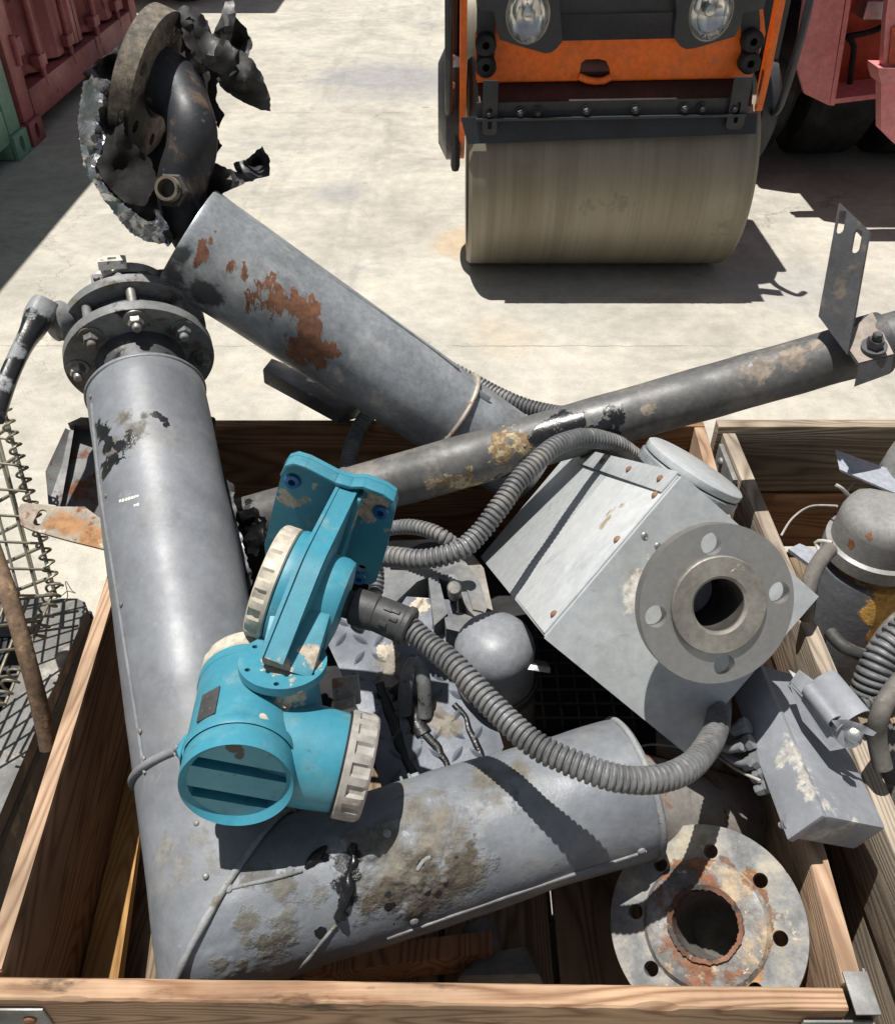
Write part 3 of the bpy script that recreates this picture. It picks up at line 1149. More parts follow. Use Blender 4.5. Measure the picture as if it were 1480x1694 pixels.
# ------------------------------------------------------------------ wooden crates
HC = 0.45
W1, W2 = (0.13, 0.06, 0.029), (0.295, 0.163, 0.085)
M['wood_y'] = wood('crate_wood_lengthwise', (.17, .085, .045), (.40, .225, .128), rad(93))
M['wood_x'] = wood('crate_wood_crosswise', W1, W2, rad(0), stain_thr=.66, loc=(.3, .1, .2))
M['wood_rim'] = wood('crate_wood_rim', (.23, .138, .083), (.455, .315, .21), rad(93), stain_thr=.74)
M['wood_rimx'] = wood('crate_wood_rim_crosswise', (.195, .10, .053), (.465, .31, .195), rad(.5), stain_thr=.6, loc=(.2, .7, 0))
M['wood_gold'] = wood('batten_wood', (.24, .12, .035), (.42, .24, .085), rad(93), stain_thr=.7)
M['wood_grey'] = wood('weathered_wood', (.17, .135, .10), (.38, .32, .25), rad(90), stain_thr=.68)
M['wood_greyx'] = wood('weathered_wood_crosswise', (.14, .105, .075), (.33, .27, .2), 0, stain_thr=.66)
M['wood_floor'] = wood('crate_floor_wood', (.10, .07, .042), (.27, .20, .13), rad(88), stain_thr=.6)  # floor wood darkened to carry the shade under the pipes
M['zinc'] = mat('zinc_bracket', (.25, .25, .235), .6, .5, var=.15, layers=[L(RUST, 34, .7, .08, rough=.9, metal=0)])


def plank(bm, a, b, dirn, th, zt, zb, bev=.003):
    """upright board between a and b (x, y), thickness th towards dirn"""
    a = V((a[0], a[1], 0))
    b = V((b[0], b[1], 0))
    dn = V((dirn[0], dirn[1], 0)) * th
    quadbox(bm, [V((p.x, p.y, z)) for z in (zb, zt) for p in (a, b, b + dn, a + dn)], bev)


t = thing('wooden_crate', 'open brown wooden crate holding the grey elbow pipe and the teal transmitter', 'crate', (-.03, 1.05, 0))
fl, fr = PZ(2, 1614, HC), PZ(1396, 1633, HC)          # inner line of the front board
yb = 1.67
xl0, xl1 = PZ(5, 1605, HC).x, -0.634
xr0, xr1 = PZ(1395, 1632, HC).x, 0.556
TH = 0.026
bm = B()
NS = 160
secs = []
for i in range(NS + 1):
    f = i / NS
    xx_ = xl0 - TH - .02 + (xr0 - .002 - (xl0 - TH - .02)) * f
    yy_ = fl.y + (fr.y - fl.y) * f
    n1_ = noise.noise(V((xx_ * 9, 3, 0)))
    n2_ = noise.noise(V((xx_ * 46, 7, 0)))
    chip = max(0, noise.noise(V((xx_ * 14, 11, 0))) - .12) * .022
    zt_ = HC - .0015 + .0012 * n1_ + .0006 * n2_
    ch = .003 + .0022 * abs(n2_) + chip
    secs.append([bm.verts.new(q) for q in (
        (xx_, yy_, .27), (xx_, yy_, zt_ - .002), (xx_, yy_ - .002 - .001 * abs(n2_), zt_),
        (xx_, yy_ - TH + ch * .7, zt_ - .0006), (xx_, yy_ - TH + .0008 * n2_, zt_ - ch), (xx_, yy_ - TH, .27))])
for A_, Q_ in zip(secs, secs[1:]):
    for k in range(6):
        bm.faces.new((A_[k], A_[(k + 1) % 6], Q_[(k + 1) % 6], Q_[k]))
bm.faces.new(secs[0])
bm.faces.new(secs[-1])
fw = part('front_board', bm, M['wood_rimx'], t, angle=25)
bm = B()
plank(bm, (xl0 - TH - .02, fl.y + .002), (xr0 + .004, fr.y + .002), (0, -1), TH - .004, .262, .1)
part('front_lower_board', bm, M['wood_x'], t)
bm = B()
plank(bm, (xl0, fl.y + .004), (xl1, yb), (-1, 0), TH, HC, .1, .004)
part('left_board', bm, M['wood_y'], t)
bm = B()
quadbox(bm, [V((xl0 - TH + .001, fl.y + .006, HC + .0005)), V((xl0 - .001, fl.y + .006, HC + .0005)), V((xl1 - .001, yb - .01, HC + .0005)), V((xl1 - TH + .001, yb - .01, HC + .0005)),
             V((xl0 - TH + .001, fl.y + .006, HC + .003)), V((xl0 - .001, fl.y + .006, HC + .003)), V((xl1 - .001, yb - .01, HC + .003)), V((xl1 - TH + .001, yb - .01, HC + .003))], .001)
part('left_rim', bm, M['wood_rim'], t)
bm = B()
plank(bm, (xr0, fr.y + .004), (xr1, yb), (1, 0), TH, HC, .1, .004)
part('right_board', bm, M['wood_rim'], t)
bm = B()
plank(bm, (xl1 - TH, yb + .002), (xr1 + TH, yb + .002), (0, 1), TH, HC, .1, .004)
part('back_board', bm, M['wood_x'], t)
# floor boards and runners
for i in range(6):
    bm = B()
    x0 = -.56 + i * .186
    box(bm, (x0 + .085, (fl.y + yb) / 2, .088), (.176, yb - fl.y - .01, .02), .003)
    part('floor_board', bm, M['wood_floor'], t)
for i in range(3):
    bm = B()
    box(bm, (-.03, fl.y + .1 + i * .5, .039), (1.1, .09, .076), .004)
    part('runner', bm, M['wood_x'], t)
# inner battens
bm = B()
quadbox(bm, [PZ(140, 1612, .13) + V((0, -.06, 0)), PZ(215, 1612, .13) + V((0, -.06, 0)), PZ(258, 1180, .13), PZ(225, 1180, .13),
             PZ(140, 1612, .19) + V((0, -.06, 0)), PZ(205, 1612, .19) + V((0, -.06, 0)), PZ(262, 1180, .19), PZ(232, 1180, .19)], .003)
part('batten', bm, M['wood_gold'], t)
# sheet metal corner straps
for (u0, sgn) in ((2, 1), (1390, -1)):
    bm = B()
    o = PZ(u0, 1640, HC)
    cy = fl.y - TH if sgn > 0 else fr.y - TH
    if sgn > 0:
        cx0, cx1 = xl0 - TH - .022, xl0 + .055
    else:
        cx0, cx1 = xr0 - .052, xr0 + TH + .006
    plank(bm, (cx0, cy - .0025), (cx1, cy - .0025), (0, -1), .003, HC - .024, .34, .0008)
    if sgn < 0:
        plank(bm, (cx1, cy - .004), (cx1, cy + .05), (1, 0), .003, HC - .004, .34, .0008)
        box(bm, ((xr0 + cx1) / 2 + .002, fr.y - .008, HC + .002), (.03, .05, .003), .0008)
    br = part('corner_bracket', bm, M['zinc'], t)
    for q in (.03, ):
        bm = B()
        screw(bm, V((cx1 - .022 if sgn > 0 else cx0 + .022, cy - .0057, HC - .05)), (0, -1, 0), .008)
        part('rivet', bm, M['rust'], br)

# right crate
t = thing('wooden_crate', 'grey weathered wooden crate at right holding the cylindrical pump head', 'crate', (1.05, 1.05, 0))
xa = PZ(1216, 715, HC).x
ya = PZ(1216, 715, HC).y
bm = B()
plank(bm, (xa, .15), (xa, ya - .002), (-1, 0), .03, HC, .30, .004)
part('left_board', bm, M['wood_grey'], t)
bm = B()
plank(bm, (xa + .004, .15), (xa + .004, ya - .002), (-1, 0), .03, .294, .1, .004)
part('left_board', bm, M['wood_grey'], t)
bm = B()
plank(bm, (xa - .04, ya), (xa + 1.1, ya), (0, 1), .03, HC + .015, .28, .004)
part('back_board', bm, M['wood_greyx'], t)
bm = B()
plank(bm, (xa - .04, ya + .004), (xa + 1.1, ya + .004), (0, 1), .026, .272, .1, .004)
part('back_board', bm, M['wood_x'], t)
bm = B()
plank(bm, (xa + 1.1, .15), (xa + 1.1, ya), (1, 0), .03, HC, .1, .004)
part('right_board', bm, M['wood_grey'], t)
bm = B()
plank(bm, (xa, .15), (xa + 1.1, .15), (0, -1), .03, HC, .1, .004)
part('front_board', bm, M['wood_greyx'], t)
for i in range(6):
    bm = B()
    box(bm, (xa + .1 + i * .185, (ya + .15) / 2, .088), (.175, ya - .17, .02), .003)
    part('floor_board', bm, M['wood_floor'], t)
bm = B()
box(bm, (xa + .55, .9, .039), (1.1, 1.4, .076), .004)
part('runner', bm, M['wood_x'], t)
bm = B()
plank(bm, (xa - .042, ya - .03), (xa - .042, ya - .16), (1, 0), .01, HC - .01, .2, .001)
br = part('corner_bracket', bm, M['zinc'], t)
for z in (.42, .36, .30):
    bm = B()
    screw(bm, V((xa - .042, ya - .07, z)), (-1, 0, 0), .01)
    part('rivet', bm, M['zinc'], br)
bm = B()
plank(bm, (xr0 + TH + .030, .2), (xr1 + TH + .012, 1.5), (1, 0), .022, .30, .12, .003)
solo('loose_board', bm, M['wood_rim'], 'loose brown board standing in the gap between the two wooden crates', 'board')

# ------------------------------------------------------------------ grey elbow pipe with butterfly valve
A = P(385, 1505, 1.225)            # where the two legs meet
Bt = P(242, 650, 1.68)            # top end of the long leg
Cr = P(1048, 1302, 1.325)         # right end of the short leg
ax = (Bt - A).normalized()
cx = (Cr - A).normalized()
RP = .107
RC_ = .1015


def on_pipe(o, dr, R, u, v):
    """front surface point of a cylinder on the line of sight of (u, v)"""
    r = ray(u, v).normalized()
    w0 = CAM - o
    d = dr.normalized()
    rp = r - d * r.dot(d)
    wp = w0 - d * w0.dot(d)
    a = rp.dot(rp)
    b = 2 * rp.dot(wp)
    c = wp.dot(wp) - R * R
    disc = b * b - 4 * a * c
    if disc < 0:
        s = -b / (2 * a)
    else:
        s = (-b - math.sqrt(disc)) / (2 * a)
    p = CAM + r * s
    n = (p - o) - d * (p - o).dot(d)
    return p, n.normalized()



def ob(o, dr, R, lst):
    return [(on_pipe(o, dr, R, u, v)[0], r) for u, v, r in lst]


GREY = (0.168, 0.178, 0.193)
M['clad'] = mat('grey_painted_cladding', GREY, 0.5, 0.0, rvar=.08, var=0.16, vscale=6, fine=.07, bscale=55, bump=.1, bdist=.003, layers=[
    L((.24, .236, .222), 5, .52, .2, h=0, strength=.7),
    L((.12, .125, .135), 8, .54, .2, h=0, strength=.7),
    L((.27, .27, .26), 34, .62, .1, h=0, strength=.4, stretch=(1, 1, .4)),
    L((.12, .12, .12), 90, .68, .05, h=.1, strength=.6),
    L((.13, .115, .095), 18, .42, .45, blobs=ob(A, ax, RP, [(215, 712, .05), (205, 690, .04), (190, 735, .04), (238, 688, .016)]), amp=3.2, rough=.8, h=.3),
    L(SOOT, 34, .42, .1, blobs=ob(A, ax, RP, [(200, 738, .038), (185, 758, .034), (170, 715, .03), (162, 700, .024), (260, 685, .013), (268, 693, .013), (274, 702, .010), (172, 775, .026), (218, 725, .022), (180, 735, .03)]), amp=3.4, stretch=(1, 1, .6), rough=.3, h=.4),
    L((.75, .72, .64), 40, .5, .08, blobs=ob(A, ax, RP, [(198, 828.5, .007), (203, 827, .007), (208, 825.5, .007), (213, 824, .007), (218, 822.5, .007), (223, 821, .006), (227, 820, .005), (222, 835.5, .006), (227, 834, .006)]), amp=1.6, h=.2),
    L((.19, .18, .155), 30, .35, .6, strength=.7, blobs=ob(A, ax, RP, [(270, 1410, .05), (330, 1400, .04), (300, 1440, .05), (350, 1420, .03)]), amp=2.6, rough=.9, h=.4)])
def lb(lst):
    return ob(A, cx, RC_, lst)


M['clad_low'] = mat('grey_grimy_cladding', (.16, .172, .188), 0.45, 0.0, var=0.14, vscale=7, fine=.08, bscale=45, bump=.14, bdist=.005, layers=[
    L((.22, .205, .175), 11, .48, .3, rough=.8, h=.2, strength=.7), L((.12, .12, .12), 24, .6, .1, rough=.7, h=.2, strength=.5),
    L((.34, .33, .30), 16, .62, .12, rough=.7, h=.1, strength=.6),
    L((.145, .13, .10), 24, .20, .6, strength=.9, blobs=lb([(655, 1440, .07), (720, 1400, .07), (700, 1350, .06), (600, 1390, .06), (740, 1430, .05), (800, 1290, .05), (860, 1270, .03), (640, 1400, .06), (760, 1460, .06)]), amp=2.4, rough=.9, h=1.0),
    L((.075, .06, .043), 30, .36, .4, blobs=lb([(700, 1450, .06), (760, 1440, .05), (650, 1480, .05), (690, 1500, .05), (780, 1410, .03), (610, 1500, .04)]), amp=2.6, rough=.9, h=1.2),
    L((.115, .105, .082), 30, .35, .45, strength=.85, blobs=lb([(440, 1560, .05), (410, 1520, .03), (470, 1540, .04), (360, 1590, .02), (520, 1480, .03), (480, 1460, .03), (430, 1450, .03)]), amp=2.6, rough=.9, h=1.0),
    L((.085, .075, .06), 50, .5, .3, blobs=lb([(440, 1565, .04), (460, 1550, .03), (400, 1590, .02), (690, 1470, .05), (730, 1480, .04)]), amp=3, rough=.9, h=.8),
    L(SOOT, 34, .38, .1, blobs=lb([(577, 1430, .024), (572, 1465, .024), (583, 1405, .018), (575, 1490, .02), (566, 1515, .014), (590, 1450, .016), (535, 1418, .014), (515, 1428, .010), (400, 1378, .022), (370, 1385, .016), (350, 1375, .012), (530, 1545, .010), (510, 1575, .010), (643, 1500, .012), (652, 1530, .008), (640, 1480, .008), (695, 1428, .006), (755, 1420, .006)]), amp=3.0, rough=.25, h=.8)])
M['grey_paint'] = mat('grey_paint', (.19, .20, .21), .5, 0, var=.16, layers=[L((.16, .145, .12), 20, .58, .1, rough=.85), L((.42, .4, .35), 26, .7, .06, rough=.9)])
M['valve_grey'] = mat('valve_grey', (.19, .195, .195), .55, 0, var=.2, layers=[L((.11, .095, .075), 16, .48, .12, rough=.85, h=.4), L(SOOT, 18, .62, .06, rough=.35)])
M['seal'] = mat('seam_sealant', (.22, .225, .225), .7, 0, var=.25, bump=.3, layers=[L((.17, .15, .11), 30, .55, .1)])

root = thing('elbow_pipe', 'large grey insulated elbow pipe with black tar smears and a flanged lever valve on top', 'pipe', (A.x, A.y, .1))
mn = (ax - cx).normalized()        # normal of the mitre plane


def mitred(bm, a, dr, L_, R, seg=72, rings=26, rib=None, dent=0.0, sd=0, lumps=()):
    x, y, z = frame(dr)
    rg = []
    for i in range(rings + 1):
        f = i / rings
        ring = []
        for k in range(seg):
            th = 2 * PI * k / seg
            off = x * math.cos(th) + y * math.sin(th)
            s0 = -(off * R).dot(mn) / dr.dot(mn)
            h = s0 + (L_ - s0) * f
            p = a + dr * h
            rr = R * (1 + dent * noise.noise((p + off * R) * 7 + V((sd, 0, 0))) + dent * .5 * noise.noise((p + off * R) * 17))
            for (lc, lr, lh) in lumps:
                dl = (p + off * R - lc).length
                if dl < lr and f > .04:
                    e_ = noise.noise(p * 31 + off * 4)
                    e2_ = noise.noise((p + off * R) * 85)
                    mm = max(0, min(1, (1 - dl / lr) * 1.6 + e_ * .9))
                    rr += lh * .62 * mm * (.6 + .6 * abs(e2_) + .3 * noise.noise((p + off * R) * 150) + .5 * noise.noise((p + off * R) * 30))
            ring.append(bm.verts.new(p + off * rr))
        rg.append(ring)
    for Aa, Q in zip(rg, rg[1:]):
        for k in range(seg):
            bm.faces.new((Aa[k], Aa[(k + 1) % seg], Q[(k + 1) % seg], Q[k]))
    # rolled end: turn inwards
    pr = [rg[-1]]
    e = a + dr * L_
    for (rr, dh) in ((R * .985, .004), (R * .95, .004), (R * .94, -.02)):
        ring = []
        for k in range(seg):
            th = 2 * PI * k / seg
            ring.append(bm.verts.new(e + dr * dh + (x * math.cos(th) + y * math.sin(th)) * rr))
        pr.append(ring)
    for Aa, Q in zip(pr, pr[1:]):
        for k in range(seg):
            bm.faces.new((Aa[k], Aa[(k + 1) % seg], Q[(k + 1) % seg], Q[k]))


LA = (Bt - A).length
LC = (Cr - A).length
bm = B()
mitred(bm, A, ax, LA, RP, dent=.02)
lg = part('long_cladding', bm, M['clad'], root)
bm = B()
lump_ = [(on_pipe(A, cx, RC_, u, v)[0], r, h) for u, v, r, h in ((655, 1440, .07, .006), (720, 1400, .07, .004), (700, 1350, .05, .003), (740, 1445, .05, .005), (610, 1400, .04, .006), (440, 1560, .05, .005), (480, 1540, .03, .004), (590, 1440, .03, .008), (560, 1390, .022, .006), (370, 1590, .03, .003), (690, 1490, .05, .004), (790, 1420, .03, .003))]
mitred(bm, A, cx, LC, RC_, dent=.035, sd=5, rings=210, seg=260, lumps=lump_)
lw = part('short_cladding', bm, M['clad_low'], root)
# mitre seam bead
xm, ym_, zm = frame(mn)
sx, sy, sz = frame(ax)
loop = []
for k in range(72):
    th = 2 * PI * k / 72
    off = sx * math.cos(th) + sy * math.sin(th)
    s0 = -(off * RP).dot(mn) / ax.dot(mn)
    loop.append(A + ax * s0 + off * (RP - .003))
bm = B()
tube(bm, loop, [.0052 + .0015 * noise.noise(p * 40) for p in loop], 10, closed=True)
part('mitre_seam', bm, M['seal'], root)


def ring_bead(par, o, dr, R, r, mt, name='seam_ring', a0=0, a1=2 * PI):
    x, y, z = frame(dr)
    n = 64
    pts = [o + (x * math.cos(a0 + (a1 - a0) * k / n) + y * math.sin(a0 + (a1 - a0) * k / n)) * R for k in range(n if a1 - a0 > 6.2 else n + 1)]
    bm = B()
    tube(bm, pts, r, 10, closed=a1 - a0 > 6.2)
    return part(name, bm, mt, par)


# band round the long leg
kb = (P(232, 1270, 1.3) - A).dot(ax) + .02
ring_bead(root, A + ax * ((P(330, 1262, 1.3) - A).dot(ax)), ax, RP + .001, .006, M['grey_paint'])
ring_bead(root, A + ax * (LA - .004), ax, RP - .001, .004, M['grey_paint'], 'end_bead')
ring_bead(root, A + cx * (LC - .003), cx, RC_, .005, M['seal'], 'end_bead')


for (u, v) in ((150, 656), (176, 820), (201, 1000), (238, 1255), (232, 1210), (325, 1362), (340, 1450)):
    p, n = on_pipe(A, ax, RP, u, v)
    bm = B()
    screw(bm, p, n, .0042)
    part('screw', bm, M['bolt'], lg)
for (u, v) in ((480, 1442), (378, 1470), (685, 1524), (1060, 1408), (640, 1380)):
    p, n = on_pipe(A, cx, RC_, u, v)
    bm = B()
    screw(bm, p, n, .006)
    part('screw', bm, M['seal'], lw)
# long seams (lap of the sheet) on both legs
for (o, dr, R, us, par, mt) in ((A, ax, RP, [(152, 668), (165, 800), (190, 960), (215, 1120), (240, 1280)], lg, 'grey_paint'),
                                (A, cx, RC_, [(640, 1552), (760, 1510), (900, 1462), (1068, 1408)], lw, 'seal'),
                                (A, cx, RC_, [(352, 1478), (400, 1466), (460, 1452), (500, 1440)], lw, 'seal')):
    pts = []
    for (u, v) in us:
        p, n = on_pipe(o, dr, R, u, v)
        pts.append(p + n * .0005)
    bm = B()
    tube(bm, resample(spline(pts, 8), .012), .0026, 8)
    part('lap_seam', bm, M[mt], par)
# burst blister and tar run on the short leg
pts = [on_pipe(A, cx, RC_, u, v) for (u, v) in ((582, 1402), (586, 1425), (576, 1450), (578, 1475), (566, 1500), (562, 1518))]
bm = B()
q = resample(spline([p + n * .002 for p, n in pts], 10), .006)
tube(bm, q, [.007 + .006 * noise.noise(p * 75) for p in q], 10)
part('tar_run', bm, M['tar'], lw)
bm = B()
pts = [on_pipe(A, cx, RC_, u, v) for (u, v) in ((540, 1400), (528, 1412), (516, 1424), (505, 1437))]
q = resample(spline([p + n * .0 for p, n in pts], 10), .006)
tube(bm, q, [.0075 * math.sin(PI * (i + .6) / (len(q) + .2)) for i in range(len(q))], 10)
part('tear', bm, M['tar'], lw)
for (us, rr) in ((((480, 1612), (505, 1590), (530, 1560), (556, 1530)), .0024), (((690, 1440), (700, 1425), (712, 1418)), .0035)):
    pts = [on_pipe(A, cx, RC_, u, v) for (u, v) in us]
    bm = B()
    q = resample(spline([p + n * .001 for p, n in pts], 10), .006)
    tube(bm, q, [rr * (1 + .6 * noise.noise(p * 70)) for p in q], 8)
    part('peeling_edge', bm, M['seal'], lw)

# right hand stub beyond the cladding
M['stub'] = mat('stub_pipe', (.30, .275, .25), .6, .1, var=.2, layers=[L((.2, .1, .06), 18, .52, .14, rough=.9), L((.1, .09, .08), 30, .6, .1)])
sd = (P(1250, 1345, 1.47) - P(1058, 1302, 1.40)).normalized()
bm = B()
pipe(bm, Cr - cx * .05, P(1262, 1372, 1.52), .074, .066, 56)
part('stub_pipe', bm, M['stub'], root)
# top stub, flanges, valve body
bm = B()
pipe(bm, Bt - ax * .03, Bt + ax * .09, .082, .07, 48)
part('stub_pipe', bm, M['dark_steel'], root)
F1 = Bt + ax * .08
bm = B()
xx, yy, zz = flange(bm, F1, ax, .138, .07, .021, 0)
part('flange', bm, M['valve_grey'], root)
F2 = F1 + ax * .075
bm = B()
flange(bm, F2, ax, .134, .06, .020)
part('flange', bm, M['valve_grey'], root)
bm = B()
lathe(bm, [(.098, 0), (.104, .006), (.104, .048), (.098, .054), (.06, .054), (.06, 0)], F1 + ax * .021, ax, 48, closed=True)
part('valve_body', bm, M['dark_steel'], root)
toc = (CAM - F1)
toc = (toc - ax * toc.dot(ax)).normalized()
for i in range(8):
    a = 2 * PI * i / 8
    dd = toc * math.cos(a + .02) + ax.cross(toc) * math.sin(a + .02)
    bm = B()
    o = F1 + dd * .115
    bolt(bm, o - ax * .0006, -ax, .025, True, .2 * i)
    cyl(bm, o + ax * .02, o + ax * .078, .009, seg=12)
    part('bolt', bm, M['valve_grey'] if i % 2 else M['bolt'], root)
# clamp ring and coupling on top
F3 = F2 + ax * .050
bm = B()
cyl(bm, F2 + ax * .018, F3 + ax * .002, .07, seg=40)
lathe(bm, [(.05, 0), (.084, 0), (.084, .012), (.070, .014), (.070, .028), (.080, .032), (.080, .058), (.076, .060), (.067, .060), (.064, .035), (0, .034)], F3, ax, 48)
part('coupling', bm, M['dark_steel'], root)
M['white_clamp'] = mat('white_painted_clamp', (.55, .53, .48), .55, 0, var=.12, layers=[L((.15, .13, .1), 40, .58, .08)])
bm = B()
lathe(bm, [(.0815, .034), (.085, .034), (.085, .056), (.0815, .056)], F3, ax, 48, closed=True, up=toc)
cb = part('clamp_band', bm, M['white_clamp'], root)
o = F3 + ax * .052 + toc * .080 - ax.cross(toc) * .022
if (o - CAM).dot(RT) > (F3 - CAM).dot(RT):
    o = F3 + ax * .052 + toc * .080 + ax.cross(toc) * .022
bm = B()
nu = (toc * .8 + ax * .5).normalized()
sid = ax.cross(toc).normalized()
up_ = (ax * .8 - toc * .5).normalized()
plate(bm, [(-.026, -.03), (.026, -.03), (.026, .024), (.018, .032), (-.018, .032), (-.026, .024)], [[(-.008, -.014), (.008, -.008), (.008, .014), (-.008, .014)]], .016, o, sid, up_)
part('clamp_latch', bm, M['white_clamp'], cb)
bm = B()
for q in (-.055, -.015, .03, .062):
    p = F3 + toc * .079 + sid * q + ax * .014
    box(bm, p, (.02, .016, .03), .003, x=sid, y=toc)
    hexa(bm, p + toc * .009, toc, .012, .006)
part('lug', bm, M['valve_grey'], cb)
# lever handle
hub = F1 + ax * .045
e1 = P(118, 528, 1.70)
e2 = P(72, 540, 1.665)
bm = B()
cyl(bm, hub, e1, .026, seg=24)
lathe(bm, [(0, 0), (.033, 0), (.036, .004), (.036, .030), (.031, .034), (0, .034)], P(112, 527, 1.697), (e2 - e1), 28)
part('valve_stem', bm, M['valve_grey'], root)
bm = B()
hd = (e2 - e1).normalized()
pts = [P(74, 500, 1.665), P(60, 532, 1.65), P(34, 580, 1.61), P(10, 635, 1.57), P(-8, 690, 1.53)]
q = resample(spline(pts, 8), .012)
rings = []
for i, p in enumerate(q):
    f = i / (len(q) - 1)
    tg = (q[min(i + 1, len(q) - 1)] - q[max(i - 1, 0)]).normalized()
    xs = hd - tg * hd.dot(tg)
    xs.normalize()
    ys_ = tg.cross(xs)
    wv = .029 + .016 * math.exp(-((f - .12) / .12) ** 2) - .004 * f
    tv = .016 + .010 * math.exp(-((f - .1) / .15) ** 2)
    ring = []
    for k in range(16):
        a = 2 * PI * k / 16
        ca, sa = math.cos(a), math.sin(a)
        ring.append(bm.verts.new(p + xs * (tv * (abs(ca) ** .6) * (1 if ca > 0 else -1)) + ys_ * (wv * (abs(sa) ** .6) * (1 if sa > 0 else -1) * .75)))
    rings.append(ring)
for Aa, Q in zip(rings, rings[1:]):
    for k in range(16):
        bm.faces.new((Aa[k], Aa[(k + 1) % 16], Q[(k + 1) % 16], Q[k]))
bm.faces.new(rings[0])
bm.faces.new(rings[-1])
M['lever'] = mat('sooty_lever', (.24, .25, .255), .5, 0, var=.2, layers=[L(SOOT, 20, .3, .2, blobs=[(P(70, 560, 1.63), .07), (P(30, 620, 1.58), .07), (P(0, 690, 1.54), .07)], amp=2.2, rough=.35, h=.4)])
part('lever', bm, M['lever'], root)

# ------------------------------------------------------------------ galvanised tube with torn, burnt head
T0 = P(312, 394, 1.715)
T1 = P(742, 684, 1.915)
ta = (T1 - T0).normalized()
TL = (T1 - T0).length
RT_ = .0995
HK = 1.252


def PH(u, v, d):
    return P(u, v, d * HK)


rb = []
for (u, v, r) in ((432, 480, .028), (455, 500, .036), (480, 505, .034), (515, 540, .034), (500, 575, .03), (525, 515, .02), (385, 440, .014), (405, 455, .012), (340, 420, .016), (345, 400, .013), (335, 432, .013),
                  (490, 590, .022), (540, 580, .022), (535, 600, .016), (360, 385, .009)):
    p, n = on_pipe(T0, ta, RT_, u, v)
    rb.append((p, r * 1.45))
rb2 = [(on_pipe(T0, ta, RT_, u, v)[0], r) for u, v, r in ((335, 480, .075), (290, 450, .07), (400, 560, .05), (300, 420, .04))]
rb3 = [(on_pipe(T0, ta, RT_, u, v)[0], r) for u, v, r in ((625, 660, .05), (640, 690, .03), (560, 620, .03))]
M['galv'] = mat('galvanised_tube', (.30, .318, .33), .42, .35, var=.2, vscale=9, fine=.14, bump=.06, layers=[
    L((.43, .43, .42), 7, .52, .2, stretch=(1, 1.5, .7), h=0, strength=.7, rough=.5),
    L((.17, .185, .20), 12, .52, .2, h=0, strength=.7),
    L((.44, .46, .47), 40, .62, .1, h=0, strength=.6, stretch=(.5, 2.2, .7)), L((.11, .11, .11), 50, .66, .06, h=0, strength=.6, stretch=(.5, 2.2, .7)),
    L((.46, .43, .36), 30, .45, .3, blobs=rb3, amp=2.6, rough=.8, metal=0, h=.1, strength=.7),
    L((.17, .165, .16), 38, .45, .3, blobs=rb, amp=2.2, rough=.8, metal=0, h=.1, strength=.55),
    L((.175, .078, .042), 24, .36, .14, blobs=rb, amp=3.8, rough=.9, metal=0, h=.4, stretch=(1.4, .8, .6), detail=9),
    L(SOOT, 20, .4, .3, blobs=rb2, amp=1.6, rough=.45, metal=0, h=.1, strength=.9)])
root2 = thing('galvanised_pipe', 'rust streaked galvanised pipe with a torn blackened elbow sticking up behind the valve', 'pipe', (T1.x, T1.y, .12))
bm = B()
x, y, z = frame(ta)
prof = [(RT_ * 1.0, .03), (RT_ * 1.02, -.002), (RT_ * 1.04, -.004), (RT_ * 1.06, .0), (RT_ * 1.058, .01)] + [(RT_ * (1.055 - .1 * i / 24), TL * i / 24) for i in range(1, 25)] + [(RT_ * .96 + .0035, TL + .001), (RT_ * .96 + .0035, TL + .007), (RT_ * .93, TL + .008)]
prof += [(RT_ * .92, TL + .22), (RT_ * .85, TL + .222), (RT_ * .85, TL)]
lathe(bm, prof, T0, ta, 72, wob=lambda a, h: 1 + .007 * noise.noise(V((math.cos(a) * 2, math.sin(a) * 2, h * 9))))
tb = part('tube', bm, M['galv'], root2)
ring_bead(root2, T0 + ta * (TL + .004), ta, RT_ * .96 + .003, .005, mat('rusty_band', (.40, .35, .29), .6, .3, var=.3, layers=[L((.24, .1, .05), 30, .52, .08, metal=0, rough=.9)]), 'end_band')
pts = [on_pipe(T0, ta, RT_, u, v)[0] for (u, v) in ((385, 340), (480, 415), (600, 495), (700, 565), (760, 610))]
bm = B()
tube(bm, resample(spline(pts, 8), .012), .0028, 8)
part('lap_seam', bm, M['galv'], tb)
bm = B()
pts = [on_pipe(T0, ta, RT_ - .003, u, v)[0] for (u, v) in ((735, 725), (748, 732), (762, 742))]
tube(bm, resample(spline(pts, 8), .006), .006, 8)
part('weld_lug', bm, M['galv'], tb)
bm = B()
box(bm, on_pipe(T0, ta, RT_ - .003, 800, 655)[0], (.03, .012, .003), .001, x=ta, y=ta.cross(ray(800, 655)))
part('label_plate', bm, M['galv'], tb)
